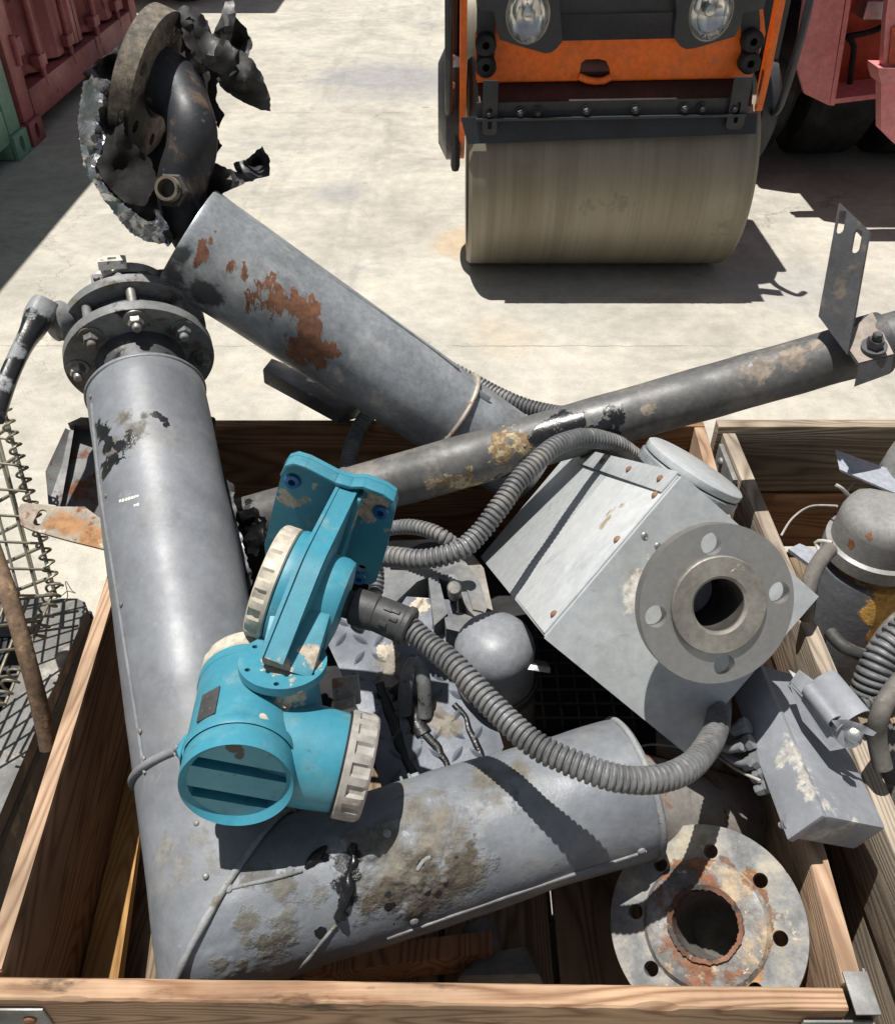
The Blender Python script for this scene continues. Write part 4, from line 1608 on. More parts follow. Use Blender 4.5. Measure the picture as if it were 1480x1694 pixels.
# inner elbow
EL = [PH(246, 131, 1.355), PH(262, 133, 1.35), PH(283, 143, 1.345), PH(304, 170, 1.335), PH(317, 211, 1.325), PH(316, 250, 1.33), PH(304, 290, 1.34), PH(302, 330, 1.35), PH(318, 380, 1.37), PH(335, 404, 1.385)]
M['burnt_pipe'] = mat('burnt_pipe', (.018, .020, .025), .55, .1, var=.4, bump=.1, layers=[L((.11, .07, .04), 12, .56, .14, rough=.8, metal=0), L((.10, .095, .085), 26, .6, .1, rough=.8, metal=0)])
bm = B()
q = resample(spline(EL, 12), .008)
tube(bm, q, [.046 + .022 * max(0, 1 - i / 14) for i in range(len(q))], 40)
eb = part('elbow', bm, M['burnt_pipe'], root2)
fc = PH(246, 134, 1.355)
fn = (RT * .90 - UP * .36 + FW * .10).normalized()
bm = B()
flange(bm, fc - fn * .016, fn, .134, .045, .038, 6, .012, .106, a0=.5)
M['flange_rust'] = mat('burnt_flange', (.17, .14, .105), .85, 0, var=.35, fine=.4, bump=.35, layers=[L((.05, .043, .038), 9, .5, .2, rough=.8, metal=0), L((.012, .011, .011), 14, .3, .4, blobs=[(PH(200, 205, 1.34), .09), (PH(215, 245, 1.34), .09), (PH(245, 225, 1.34), .10), (PH(272, 150, 1.35), .09), (PH(290, 90, 1.36), .05), (PH(260, 190, 1.34), .1)], amp=1.4, rough=.7),L((.36, .29, .21), 60, .40, .15, blobs=[(PH(220, 110, 1.33), .05), (PH(250, 60, 1.33), .06), (PH(270, 35, 1.33), .05), (PH(205, 160, 1.33), .03), (PH(235, 82, 1.33), .05)], amp=1.6, rough=.9, metal=0)])  # black blobs: soot, and the shade painted on the lower rim and face
part('flange', bm, M['flange_rust'], root2)
# threaded nipple
no = PH(300, 322, 1.325)
nd = (PH(264, 306, 1.255) - no).normalized()
bm = B()
hexa(bm, PH(290, 318, 1.305), nd, .056, .022)
part('nipple_nut', bm, M['soot_metal'], root2)
bm = B()
prof = [(.026, 0), (.026, .02)]
for i in range(7):
    prof += [(.0225, .022 + i * .004), (.0205, .024 + i * .004)]
prof += [(.022, .052), (.0165, .052), (.0155, .0), (.0155, 0)]
lathe(bm, prof, no + nd * .012, nd, 28, closed=True)
lathe(bm, [(0, .002), (.0157, .002)], no + nd * .012, nd, 28)
part('nipple', bm, mat('nipple_brass', (.17, .14, .10), .5, .6, var=.3, layers=[L(SOOT, 30, .55, .1, rough=.6)]), root2)
# torn cladding pieces
M['shade_fold'] = mat('shade_fold', (.014, .013, .012), .8, 0, var=.4, bump=.15, spec=.2, layers=[L((.04, .034, .028), 26, .6, .12, rough=.9)])
SH = [
    # bright crumpled skin on the left, then its lower strip
    ('foil', [(138, 134, 1.31), (158, 128, 1.27), (180, 132, 1.27), (202, 142, 1.30), (194, 170, 1.32), (188, 205, 1.32), (172, 236, 1.29), (160, 268, 1.28), (152, 300, 1.29), (136, 252, 1.32), (128, 200, 1.34), (133, 165, 1.33)], [(165, 170, 1.26), (150, 220, 1.27)], .012, 24),
    ('foil', [(130, 225, 1.33), (146, 250, 1.28), (160, 288, 1.265), (182, 318, 1.26), (210, 342, 1.26), (244, 366, 1.26), (262, 362, 1.27), (266, 382, 1.28), (280, 404, 1.30), (244, 400, 1.30), (214, 384, 1.31), (174, 334, 1.33), (140, 282, 1.34)], [], .009, 26),
    # dark inside of the torn skin behind elbow and flange
    ('soot_metal', [(150, 128, 1.44), (200, 140, 1.46), (250, 150, 1.46), (278, 190, 1.46), (286, 250, 1.45), (318, 300, 1.45), (332, 350, 1.42), (300, 392, 1.40), (272, 400, 1.32), (240, 372, 1.28), (205, 345, 1.275), (162, 294, 1.285), (140, 240, 1.32), (136, 180, 1.35)], [(220, 240, 1.48), (240, 310, 1.46), (190, 230, 1.46)], .008, 10),
    # near-black fold added as the shade inside the skin, over the lower flange
    ('shade_fold', [(190, 138, 1.305), (206, 150, 1.29), (204, 190, 1.275), (206, 222, 1.27), (228, 244, 1.28), (248, 262, 1.29), (262, 300, 1.29), (240, 340, 1.275), (205, 335, 1.265), (172, 300, 1.27), (158, 270, 1.28), (172, 236, 1.29), (186, 200, 1.31)], [(200, 280, 1.30)], .004, 10),
    ('soot_metal', [(136, 122, 1.36), (160, 100, 1.38), (186, 84, 1.41), (216, 48, 1.44), (240, 60, 1.45), (252, 110, 1.45), (230, 160, 1.45), (190, 150, 1.42), (150, 134, 1.37)], [(180, 112, 1.44)], .008, 12),
    # cap over the top of the flange
    ('soot_metal', [(276, 34, 1.33), (288, 18, 1.32), (304, 8, 1.33), (326, 12, 1.34), (344, 34, 1.36), (354, 66, 1.38), (360, 104, 1.40), (334, 124, 1.38), (306, 92, 1.34), (298, 48, 1.32)], [(315, 40, 1.28), (330, 70, 1.30)], .006, 14),
    ('soot_metal', [(298, 36, 1.33), (314, 26, 1.29), (334, 46, 1.27), (360, 62, 1.27), (378, 66, 1.28), (388, 88, 1.28), (392, 118, 1.29), (378, 128, 1.29), (350, 116, 1.29), (322, 96, 1.30), (306, 70, 1.31)], [(350, 88, 1.25)], .006, 14),
    # tall spike folded open
    ('soot_metal', [(346, 66, 1.29), (362, 34, 1.29), (372, 2, 1.30), (386, 0, 1.30), (390, 26, 1.30), (384, 60, 1.31), (374, 92, 1.31), (356, 84, 1.30)], [(374, 40, 1.27)], .004, 14),
    ('soot_metal', [(380, 16, 1.31), (394, 32, 1.31), (408, 46, 1.32), (418, 74, 1.32), (410, 96, 1.32), (404, 90, 1.32), (392, 122, 1.33), (374, 104, 1.35), (376, 60, 1.34)], [(396, 70, 1.36)], .004, 14),
    ('soot_metal', [(358, 130, 1.33), (376, 112, 1.30), (398, 82, 1.30), (416, 96, 1.30), (434, 124, 1.31), (446, 158, 1.32), (448, 184, 1.33), (428, 180, 1.33), (394, 164, 1.33), (368, 146, 1.34)], [(405, 130, 1.275)], .006, 14),
    ('soot_metal', [(318, 74, 1.38), (348, 84, 1.38), (382, 120, 1.36), (358, 140, 1.39), (358, 168, 1.40), (372, 190, 1.40), (362, 212, 1.40), (354, 196, 1.40), (358, 226, 1.40), (368, 240, 1.40), (352, 262, 1.40), (340, 262, 1.41), (336, 200, 1.42), (322, 150, 1.41), (306, 110, 1.40)], [], .006, 14),
    ('soot_metal', [(318, 272, 1.42), (346, 262, 1.41), (366, 274, 1.40), (392, 284, 1.40), (386, 270, 1.40), (412, 260, 1.40), (434, 241, 1.40), (446, 262, 1.38), (446, 290, 1.37), (412, 300, 1.36), (380, 314, 1.36), (352, 330, 1.38), (322, 336, 1.41)], [(380, 295, 1.34), (425, 268, 1.43)], .005, 12),
    ('foil', [(258, 350, 1.28), (276, 368, 1.29), (288, 398, 1.32), (278, 408, 1.31), (254, 386, 1.28)], [], .006, 30),
]
for i, (mk, ctl, ex, am, fs) in enumerate(SH):
    bm = B()
    sheet(bm, ctl, ex, step=6.0 if mk == 'foil' else 8.0, amp=am * (.9 if mk == 'foil' else .8), fs=fs * .7, jag=1.5, seed=i + 3, fine=.22 if mk == 'foil' else .1, kd=HK)
    part('torn_cladding', bm, M[mk], root2, angle=24 if mk == 'foil' else 35)

# ------------------------------------------------------------------ slim crossing pipe with clamp bracket
Q0, Q1 = P(380, 873, 1.76), P(1620, 521.1, 1.6486)
qd = (Q1 - Q0).normalized()
RQ = .051
qb = [(on_pipe(Q0, qd, RQ, u, v)[0], r) for u, v, r in ((1265, 605, .05), (1310, 590, .05), (1235, 615, .03), (1345, 575, .03), (1075, 675, .02))]
qt = [(on_pipe(Q0, qd, RQ, u, v)[0], r) for u, v, r in ((830, 740, .045), (850, 720, .04), (790, 800, .04), (760, 800, .045), (865, 745, .03), (720, 800, .03))]
qs = [(on_pipe(Q0, qd, RQ, u, v)[0], r) for u, v, r in ((900, 720, .035), (935, 700, .04), (1000, 705, .04), (960, 690, .025), (400, 870, .05), (410, 890, .05), (875, 760, .03), (850, 790, .04))]
M['slim'] = mat('slim_grey_pipe', (.10, .099, .096), .5, .05, var=.2, vscale=8, fine=.14, layers=[
    L((.20, .18, .15), 9, .48, .2, h=.1, strength=.65),
    L((.075, .07, .066), 30, .62, .08, h=.2),
    L((.24, .20, .16), 26, .34, .35, blobs=qb, amp=3.2, rough=.9, h=.6),
    L((.22, .145, .07), 30, .3, .25, blobs=qt, amp=2.6, rough=.85, h=.6),
    L((.36, .30, .19), 60, .6, .2, blobs=qt, amp=4, rough=.85, h=.4),
    L(SOOT, 30, .3, .12, blobs=qs, amp=3.6, rough=.25, h=.5)])
root3 = thing('slim_pipe', 'long slim grey pipe lying across the crate with a bolted bracket at its right end', 'pipe', (.1, 1.5, .45))
bm = B()
n = 60
lathe(bm, [(RQ * .88, 0)] + [(RQ, (Q1 - Q0).length * i / n) for i in range(n + 1)] + [(RQ * .88, (Q1 - Q0).length)], Q0, qd, 48, closed=True,
      wob=lambda a, h: 1 + .03 * noise.noise(V((math.cos(a) * 1.5, math.sin(a) * 1.5, h * 14))))
part('tube', bm, M['slim'], root3)
kc = (P(1438, 575, 1.66) - Q0).dot(qd)
bm = B()
lathe(bm, [(RQ + .0015, -.024), (RQ + .0075, -.024), (RQ + .0075, .024), (RQ + .0015, .024)], Q0 + qd * kc, qd, 48, closed=True)
M['bracket'] = mat('bracket_steel', (.085, .085, .088), .5, .35, var=.22, layers=[L((.14, .1, .07), 16, .56, .16, rough=.85, metal=0), L((.24, .22, .2), 40, .7, .06, rough=.8, metal=0)])
cb = part('pipe_clamp', bm, M['bracket'], root3)
# upright plate
p0 = P(1390, 336, 1.60)
p1 = P(1440, 384, 1.56)
p2 = P(1404, 588, 1.58)
p3 = P(1356, 524, 1.62)
px = (p1 - p0).normalized()
py = (p0 - p3)
py = (py - px * py.dot(px)).normalized()
o = p3
W_ = (p1 - p0).length


def loc2(p):
    return ((p - o).dot(px), (p - o).dot(py))


bm = B()
out = [loc2(p) for p in (p3, p2, p1, p0)]
pn_ = px.cross(py)
sl1 = loc2(PN(1393, 368, o, pn_))
sl2 = loc2(PN(1419, 400, o, pn_))
sdir = loc2(p0 - p3 + o)
sang = math.atan2(sdir[1], sdir[0]) - PI / 2


def slanted(c):
    return [(x_ * math.cos(sang) - y_ * math.sin(sang) + c[0], x_ * math.sin(sang) + y_ * math.cos(sang) + c[1]) for x_, y_ in slot(0, 0, .015, .042)]


plate(bm, out, [slanted(sl1), slanted(sl2)], .007, o, px, py)
up_plate = part('bracket_plate', bm, M['bracket'], root3)
# foot of the bracket with its bolt
M['foot'] = mat('bracket_foot', (.34, .29, .25), .7, .1, var=.2, layers=[L((.16, .12, .1), 22, .58, .1, rough=.9)])
bm = B()
f0, f1, f2, f3 = P(1392, 560, 1.60), P(1442, 515, 1.63), P(1478, 585, 1.585), P(1420, 600, 1.56)
fz = (f1 - f0).cross(f3 - f0).normalized()
if fz.z < 0:
    fz = -fz
prism(bm, [f0, f1, f2, f3], -fz * .008)
ft = part('bracket_foot', bm, M['foot'], root3)
bm = B()
bolt(bm, P(1445, 575, 1.58) + fz * .002, fz, .026)
lathe(bm, [(0, 0), (.022, 0), (.022, .002), (0, .002)], P(1445, 575, 1.58), fz, 24)
part('bolt', bm, M['dark_steel'], ft)
bm = B()
c_ = Q0 + qd * kc
g0, g1, g2, g3 = P(1420, 602, 1.558), P(1478, 588, 1.583), P(1472, 618, 1.59), P(1412, 640, 1.565)
prism(bm, [g0, g1, g2, g3], ray(1440, 610).normalized() * .02)
part('clamp_ear', bm, M['bracket'], cb)


# ------------------------------------------------------------------ teal transmitter
TEAL = (0.042, 0.225, 0.30)
tw = [(P(520, 1085, 1.13), .03), (P(455, 1100, 1.13), .02), (P(490, 1150, 1.13), .03), (P(610, 850, 1.33), .04), (P(632, 880, 1.33), .03), (P(470, 830, 1.33), .03), (P(440, 1180, 1.09), .012), (P(510, 1240, 1.12), .015), (P(500, 830, 1.33), .02), (P(460, 850, 1.33), .02), (P(520, 800, 1.33), .016), (P(625, 830, 1.33), .03), (P(615, 880, 1.33), .03), (P(630, 905, 1.33), .02), (P(470, 1100, 1.13), .02), (P(470, 1075, 1.16), .03), (P(445, 1095, 1.13), .02), (P(440, 1215, 1.1), .013), (P(462, 1240, 1.1), .012), (P(520, 1100, 1.15), .015), (P(500, 1085, 1.15), .02), (P(480, 1150, 1.15), .02)]
ts = [(P(388, 1240, 1.05), .016), (P(515, 1065, 1.17), .016), (P(520, 1080, 1.17), .012), (P(395, 1250, 1.06), .01)]
M['teal'] = mat('teal_paint', TEAL, 0.42, 0, var=.07, vscale=8, fine=.05, bscale=300, bump=.06, layers=[
    L((.07, .28, .335), 10, .55, .2, h=0, strength=.5),
    L((.02, .14, .19), 16, .6, .14, h=0, strength=.5), L((.16, .26, .28), 20, .52, .25, rough=.8, h=0, strength=.55), L((.06, .09, .09), 50, .62, .1, rough=.8, h=.05, strength=.6),
    L((.42, .36, .28), 34, .36, .08, blobs=tw, amp=2.6, rough=.85, h=.3),
    L((.03, .05, .05), 70, .71, .03, h=.1, strength=.8),
    L(SOOT, 46, .35, .1, blobs=ts, amp=2.0, rough=.3, h=.5)])
M['cream'] = mat('cream_cover', (.47, .425, .345), .6, 0, var=.16, fine=.12, layers=[L((.22, .18, .125), 16, .50, .25, rough=.85, h=.1, strength=.8), L((.05, .05, .05), 90, .7, .04)])
M['grey_cover'] = mat('grey_cover', (.30, .28, .25), .55, 0, var=.18, fine=.14, layers=[L((.12, .105, .09), 24, .56, .12, rough=.85, h=.2), L((.5, .46, .38), 30, .66, .08, rough=.85)])
M['blue'] = mat('blue_plastic', (.012, .10, .27), .35, 0, var=.1)
fc = P(391, 1297, 1.075)                                  # middle of the lower front cover
fn = (UP * -.48 - FW * .84 + RT * .09).normalized()      # faces down towards the viewer
bx = (-fn)
bk = fc + bx * .155
tr = thing('flow_transmitter', 'teal flow transmitter with cream covers and slotted front cap lying on the grey elbow pipe', 'transmitter', (fc.x, fc.y + .1, fc.z - .1))
up_t = UP
R1 = .0685
bm = B()
lathe(bm, [(0, .0), (R1 * .985, 0), (R1, .006), (R1, .14), (R1 * .96, .15), (0, .15)], fc + bx * .034, bx, 64, up=up_t)
lathe(bm, [(R1 * 1.03, 0), (R1 * 1.05, .004), (R1 * 1.05, .012), (R1 * 1.03, .016)], fc + bx * .03, bx, 64, closed=True)
# side compartment towards the right cover
cr_ = P(560, 1262, 1.13)
cc = fc + bx * .085 + UP * .0
sdv = (RT * .93 - UP * -.03 + FW * .10)
sdv = (P(556, 1262, 1.165) - P(430, 1236, 1.155)).normalized()
oc = P(440, 1236, 1.155)
lathe(bm, [(0, 0), (.066, .0), (.066, .06), (.064, .088), (.063, .098), (0, .098)], oc, sdv, 56)
body = part('body', bm, M['teal'], tr)
# front cap with three recessed bars
bm = B()
xq, yq_, zq = frame(fn, up_t)
lathe(bm, [(R1 * .86, .022), (R1 * .99, .030), (R1 * 1.0, .024), (R1 * 1.0, -.006), (R1 * .86, -.006)], fc - fn * .026, fn, 64, closed=True, up=up_t)
tl = rad(-17)
gx = (xq * math.cos(tl) + yq_ * math.sin(tl))
gy = fn.cross(gx)
if gy.dot(UP) < 0:
    gx = -gx
    gy = -gy
RC = R1 * .87


def chord(y0, y1, n=12):
    out = []
    for i in range(n + 1):
        yy = y0 + (y1 - y0) * i / n
        out.append((math.sqrt(max(0, RC * RC - yy * yy)), yy))
    for i in range(n + 1):
        yy = y1 + (y0 - y1) * i / n
        out.append((-math.sqrt(max(0, RC * RC - yy * yy)), yy))
    return out


gx2 = gx if gx.cross(gy).dot(fn) > 0 else -gx
for y0, y1, t_ in ((-RC * .999, -.037, .022), (-.021, .012, .022), (.028, RC * .999, .022)):
    plate(bm, chord(y0, y1), [], t_, fc - fn * .026, gx2, gy)
lathe(bm, [(0, 0), (RC, 0), (RC, .008), (0, .008)], fc - fn * .027, fn, 48, up=up_t)
part('front_cap', bm, M['teal'], tr)
# knurled cover on the right
cv = oc + sdv * .098


def knurled(bm, o, axis, R, h, n=18, dp=.004):
    x, y, z = frame(axis)
    N = n * 8
    prof = [(R * .97, 0), (R * 1.0, .002), (R * 1.0, h * .25), ('k', h * .30), ('k', h * .80), (R * .97, h * .92), (R * .93, h)]
    rg = []
    for r, hh in prof:
        ring = []
        for i in range(N):
            a = 2 * PI * i / N
            if r == 'k':
                q = (i % 8)
                rr = R * 1.0 if q < 4 else R - dp
            else:
                rr = r
            ring.append(bm.verts.new(V(o) + z * hh + x * (rr * math.cos(a)) + y * (rr * math.sin(a))))
        rg.append(ring)
    for A_, Q in zip(rg, rg[1:]):
        for i in range(N):
            bm.faces.new((A_[i], A_[(i + 1) % N], Q[(i + 1) % N], Q[i]))
    for f, rv in ((rg[0], True), (rg[-1], False)):
        bm.faces.new(f[::-1] if rv else f)


bm = B()
knurled(bm, cv + sdv * .002, sdv, .0695, .036, 16, .0045)
part('cover', bm, M['grey_cover'], tr, 'dirty grey knurled cover')
bm = B()
lathe(bm, [(.0655, 0), (.0655, .004)], cv - sdv * .001, sdv, 48)
lathe(bm, [(.060, 0), (.0665, 0), (.0665, .003), (.060, .003)], cv - sdv * .001, sdv, 48, closed=True)
part('gasket', bm, M['black_rubber'], tr)
# cream cover at the back
bm = B()
knurled(bm, fc + bx * .184, bx, .070, .03, 16, .003)
part('cover', bm, M['cream'], tr, 'cream rear cover')
bm = B()
lathe(bm, [(R1, 0), (R1 * 1.03, .002), (R1 * 1.03, .016), (R1, .018)], fc + bx * .164, bx, 56, closed=True)
part('collar', bm, M['teal'], tr)
# gland boss at the left with a small screw
bm = B()
lathe(bm, [(0, 0), (.020, 0), (.024, .006), (.024, .03), (0, .03)], P(312, 1230, 1.135), P(345, 1262, 1.16) - P(312, 1230, 1.135), 6)
part('blank_plug', bm, M['teal'], tr)
bm = B()
bolt(bm, P(300, 1240, 1.15), P(285, 1236, 1.13) - P(320, 1250, 1.17), .013)
part('screw', bm, M['steel'], tr)
# name plate on the top of the body
pq, pn = on_pipe(fc, bx, R1 + .0005, 345, 1165)
bm = B()
box(bm, pq, (.05, .028, .002), .0008, x=bx, y=pn.cross(bx))
part('name_plate', bm, mat('name_plate', (.07, .07, .07), .4, .2, var=.3, layers=[L((.4, .4, .38), 120, .62, .05, stretch=(1, 1, 1))]), tr)
# neck with round flange
n0 = P(470, 1145, 1.165)
na = (P(476, 1000, 1.215) - P(470, 1150, 1.165))
na = (UP * .80 + RT * .06 - FW * .45).normalized()
fo = P(468, 1098, 1.155)
bm = B()
lathe(bm, [(.05, -.07), (.046, -.035), (.044, -.014), (.047, -.011), (.0475, -.003), (.044, 0)], fo - na * .001, na, 48)
part('neck', bm, M['teal'], tr)
bm = B()
flange(bm, fo - na * .006, na, .0565, .0, .012, 6, .0036, .047, a0=.5)
nf = part('neck_flange', bm, M['teal'], tr)
# upper pedestal, round housing seen edge on
ua = (RT * .925 - UP * .33 + FW * .02).normalized()       # axis of the round housing
hc = P(512, 985, 1.235)                                   # its centre
bm = B()
HR = .083
lathe(bm, [(0, -.036), (HR * .985, -.036), (HR, -.032), (HR, -.026), (HR * 1.0, -.024), (HR, .004), (HR * .97, .010), (HR * .86, .012), (HR * .80, .014), (HR * .80, .036), (HR * .76, .046), (HR * .5, .050), (0, .050)], hc, ua, 72)
hs = part('round_housing', bm, M['teal'], tr)
bm = B()
knurled(bm, hc - ua * .038, -ua, HR * .99, .027, 18, .004)
part('cover', bm, M['cream'], tr, 'cream knurled side cover')
dn = (P(448, 1085, 1.16) - P(515, 870, 1.3))
# pedestal between round housing and neck flange
bm = B()
quadbox(bm, [P(428, 1098, 1.125), P(515, 1125, 1.125), P(530, 1090, 1.185), P(440, 1062, 1.19),
             P(452, 985, 1.17), P(548, 1015, 1.17), P(556, 1000, 1.23), P(462, 965, 1.23)], .006)
part('pedestal', bm, M['teal'], tr)
# mounting bracket: two wings, top lip, centre rib
bo = P(560, 870, 1.36)
bn = (ray(560, 870) * -1).normalized()
bn = V((-.12, -1, .10)).normalized()


def bp_(u, v):
    return PN(u, v, bo, bn)


bxx = frame(bn)[0]
byy = bn.cross(bxx)


def b2(u, v):
    p = bp_(u, v) - bo
    return (p.dot(bxx), p.dot(byy))


outl = [(470, 768), (478, 756), (492, 752), (512, 758), (560, 783), (585, 790), (606, 790), (640, 803), (655, 814), (657, 830), (650, 860), (640, 905), (622, 962), (612, 968), (590, 962), (545, 985), (440, 930), (437, 900), (445, 868), (455, 825)]
h1 = circ(.008, 14, *b2(484, 795))
h2 = circ(.008, 14, *b2(630, 846))
h3 = circ(.0075, 12, *b2(598, 941))
bm = B()
plate(bm, [b2(*p) for p in outl], [h1, h2, h3], -.010, bo, bxx, byy)
bp1 = part('mounting_wing', bm, M['teal'], tr)
bm = B()
fw_ = bn
lip = [(470, 772), (478, 756), (492, 752), (512, 758), (560, 783), (585, 790), (606, 790), (640, 803), (656, 815), (657, 832)]
for a, b in zip(lip, lip[1:]):
    pa, pb = bp_(*a), bp_(*b)
    ins = (bp_(560, 870) - (pa + pb) / 2).normalized() * .006
    quadbox(bm, [pa, pb, pb + ins, pa + ins, pa + fw_ * .024, pb + fw_ * .024, pb + fw_ * .024 + ins, pa + fw_ * .024 + ins], .0012)
part('bracket_lip', bm, M['teal'], bp1)
# one solid web running from the bracket round the housing to the pedestal (hull of those three)
bm = B()
wy = (bp_(560, 800) - hc)
wy = (wy - ua * wy.dot(ua)).normalized()
wx = wy.cross(ua)
raw = [((HR + .004) * math.cos(2 * PI * i / 60), (HR + .004) * math.sin(2 * PI * i / 60)) for i in range(60)]
for p in (bp_(556, 790) + fw_ * .03, bp_(556, 790) + fw_ * .0, P(470, 1100, 1.115), P(480, 1095, 1.18)):
    raw.append(((p - hc).dot(wx), (p - hc).dot(wy)))


def hull(ps):
    ps = sorted(set(ps))

    def half(it):
        h = []
        for q in it:
            while len(h) > 1 and (h[-1][0] - h[-2][0]) * (q[1] - h[-2][1]) - (h[-1][1] - h[-2][1]) * (q[0] - h[-2][0]) <= 0:
                h.pop()
            h.append(q)
        return h
    return half(ps)[:-1] + half(ps[::-1])[:-1]


hl_ = hull(raw)
plate(bm, hl_, [], .026, hc - ua * .020, wx, wy)
hs2 = hull([(x_ * 1.0, y_) for x_, y_ in raw])
big = [(x_ * 1.035, y_ * 1.01) for x_, y_ in hl_]
plate(bm, big, [], .005, hc - ua * .0225, wx, wy)
plate(bm, big, [], .005, hc + ua * .004, wx, wy)
quadbox(bm, [bp_(582, 806), bp_(604, 810), bp_(570, 930), bp_(545, 925),
             bp_(582, 806) + fw_ * .03, bp_(604, 810) + fw_ * .03, bp_(570, 905) + fw_ * .05, bp_(548, 900) + fw_ * .05], .004)
part('bracket_rib', bm, M['teal'], bp1)
for (u, v) in ((484, 795), (630, 846), (594, 955)):
    bm = B()
    lathe(bm, [(.0045, 0), (.011, 0), (.0125, .002), (.011, .005), (.0055, .006), (.0045, -.004)], bp_(u, v) + fw_ * .0005, bn, 20, closed=True)
    lathe(bm, [(0, -.003), (.005, -.003)], bp_(u, v), bn, 16)
    part('plug', bm, M['blue'], bp1)

# ------------------------------------------------------------------ silver box with round flange
Db = V((-.121, .859, -.532)).normalized()
C0 = P(1127, 1015, 1.30)


def fp(u, v):
    return PN(u, v, C0, Db)


tl_, bl_, br_, trr = fp(1125, 790), fp(900, 1055), fp(1130, 1241), fp(1352, 983)
ea = ((tl_ - bl_) + (trr - br_)) / 2
eb_ = ((br_ - bl_) + (trr - tl_)) / 2
eb_ = eb_ - ea.normalized() * eb_.dot(ea.normalized())
bc = (tl_ + bl_ + br_ + trr) / 4
LB = .60
ua_, ub_ = ea.normalized(), eb_.normalized()
ha, hb = ea.length / 2, eb_.length / 2
M['silver'] = mat('galvanised_box', (.45, .47, .475), .42, .15, var=.10, vscale=7, fine=.08, bump=.05, layers=[
    L((.34, .37, .385), 8, .48, .22, h=0, strength=.85, rough=.45),
    L((.25, .255, .25), 30, .6, .1, h=0, strength=.5, stretch=(1, .5, 2.5)), L((.56, .55, .52), 80, .68, .05, h=0, strength=.6, stretch=(2, .4, .8)),
    L((.6, .59, .56), 26, .66, .1, h=0, strength=.5, rough=.6, metal=.2),
    L((.33, .27, .19), 30, .45, .2, blobs=[(fp(1030, 865) + Db * .12, .05), (fp(1000, 875) + Db * .1, .04), (fp(1050, 960), .04)], amp=2.6, rough=.8, metal=.1, h=.1),
    L((.62, .6, .53), 30, .4, .2, blobs=[(fp(1055, 970), .05), (fp(1040, 1000), .03)], amp=2.6, rough=.8, metal=.1, h=.1)])
sb_ = thing('damper_box', 'square galvanised sheet metal box with a four hole pipe flange facing up at the viewer', 'metal box', (bc.x, bc.y, .3))
bm = B()
pts8 = []
for dd, sc_ in ((0, 1.0), (LB, 1.0)):
    for i, j in ((-1, -1), (1, -1), (1, 1), (-1, 1)):
        pts8.append(bc + Db * dd + ub_ * (i * hb * sc_) + ua_ * (j * ha * sc_))
quadbox(bm, pts8, .004)
bdy = part('body', bm, M['silver'], sb_)
# folded rim of the front face
bm = B()
o_ = bc - Db * .0025
plate(bm, [(-hb - .001, -ha - .001), (hb + .001, -ha - .001), (hb + .001, ha + .001), (-hb - .001, ha + .001)], [], .0024, o_, ub_, ua_)
for (i0, j0, sx_, sy_) in ((0, ha - .004, hb * 2, .007), (0, -ha + .004, hb * 2, .007), (hb - .004, 0, .007, ha * 2 - .016), (-hb + .004, 0, .007, ha * 2 - .016)):
    box(bm, bc + ub_ * i0 + ua_ * j0 - Db * .0032, (sx_, sy_, .0022), .0007, x=ub_, y=ua_)
part('front_sheet', bm, M['silver'], sb_)
# lid sheet on the upper left side (normal = -ub)
lid_n = -ub_
bm = B()
oL = bc - ub_ * (hb + .0005) + Db * .006
quadbox(bm, [oL - ua_ * (ha - .004), oL + ua_ * (ha - .002), oL + ua_ * (ha - .004) + Db * (LB * .78) + ub_ * .006, oL - ua_ * (ha - .006) + Db * (LB * .78) + ub_ * .006,
             oL - ua_ * (ha - .004) + lid_n * .003, oL + ua_ * (ha - .002) + lid_n * .003, oL + ua_ * (ha - .004) + Db * (LB * .78) + lid_n * .003 + ub_ * .006, oL - ua_ * (ha - .006) + Db * (LB * .78) + lid_n * .003 + ub_ * .006], .001)
quadbox(bm, [oL - ua_ * (ha - .006) + Db * (LB * .81) + ub_ * .006, oL + ua_ * (ha - .004) + Db * (LB * .81) + ub_ * .006, oL + ua_ * (ha - .008) + Db * (LB * .98) + ub_ * .009, oL - ua_ * (ha - .008) + Db * (LB * .98) + ub_ * .009,
             oL - ua_ * (ha - .006) + Db * (LB * .81) + lid_n * .002 + ub_ * .006, oL + ua_ * (ha - .004) + Db * (LB * .81) + lid_n * .002 + ub_ * .006, oL + ua_ * (ha - .008) + Db * (LB * .98) + lid_n * .002 + ub_ * .008, oL - ua_ * (ha - .008) + Db * (LB * .98) + lid_n * .002 + ub_ * .008], .001)
M['lid'] = mat('galvanised_sunlit', (.56, .575, .575), .42, .1, var=.09, vscale=6, fine=.07, bump=.05, stretch=(1, 1, 1), layers=[  # paler copy of the box metal, paints the sun on the lid
    L((.46, .49, .51), 9, .5, .2, h=0, strength=.7, stretch=(1, 2, .6)),
    L((.33, .27, .19), 34, .45, .2, blobs=[(fp(1030, 865) + Db * .12, .05), (fp(1000, 875) + Db * .1, .04)], amp=3, rough=.8, h=.1)])
ld_ = part('lid', bm, M['lid'], sb_)
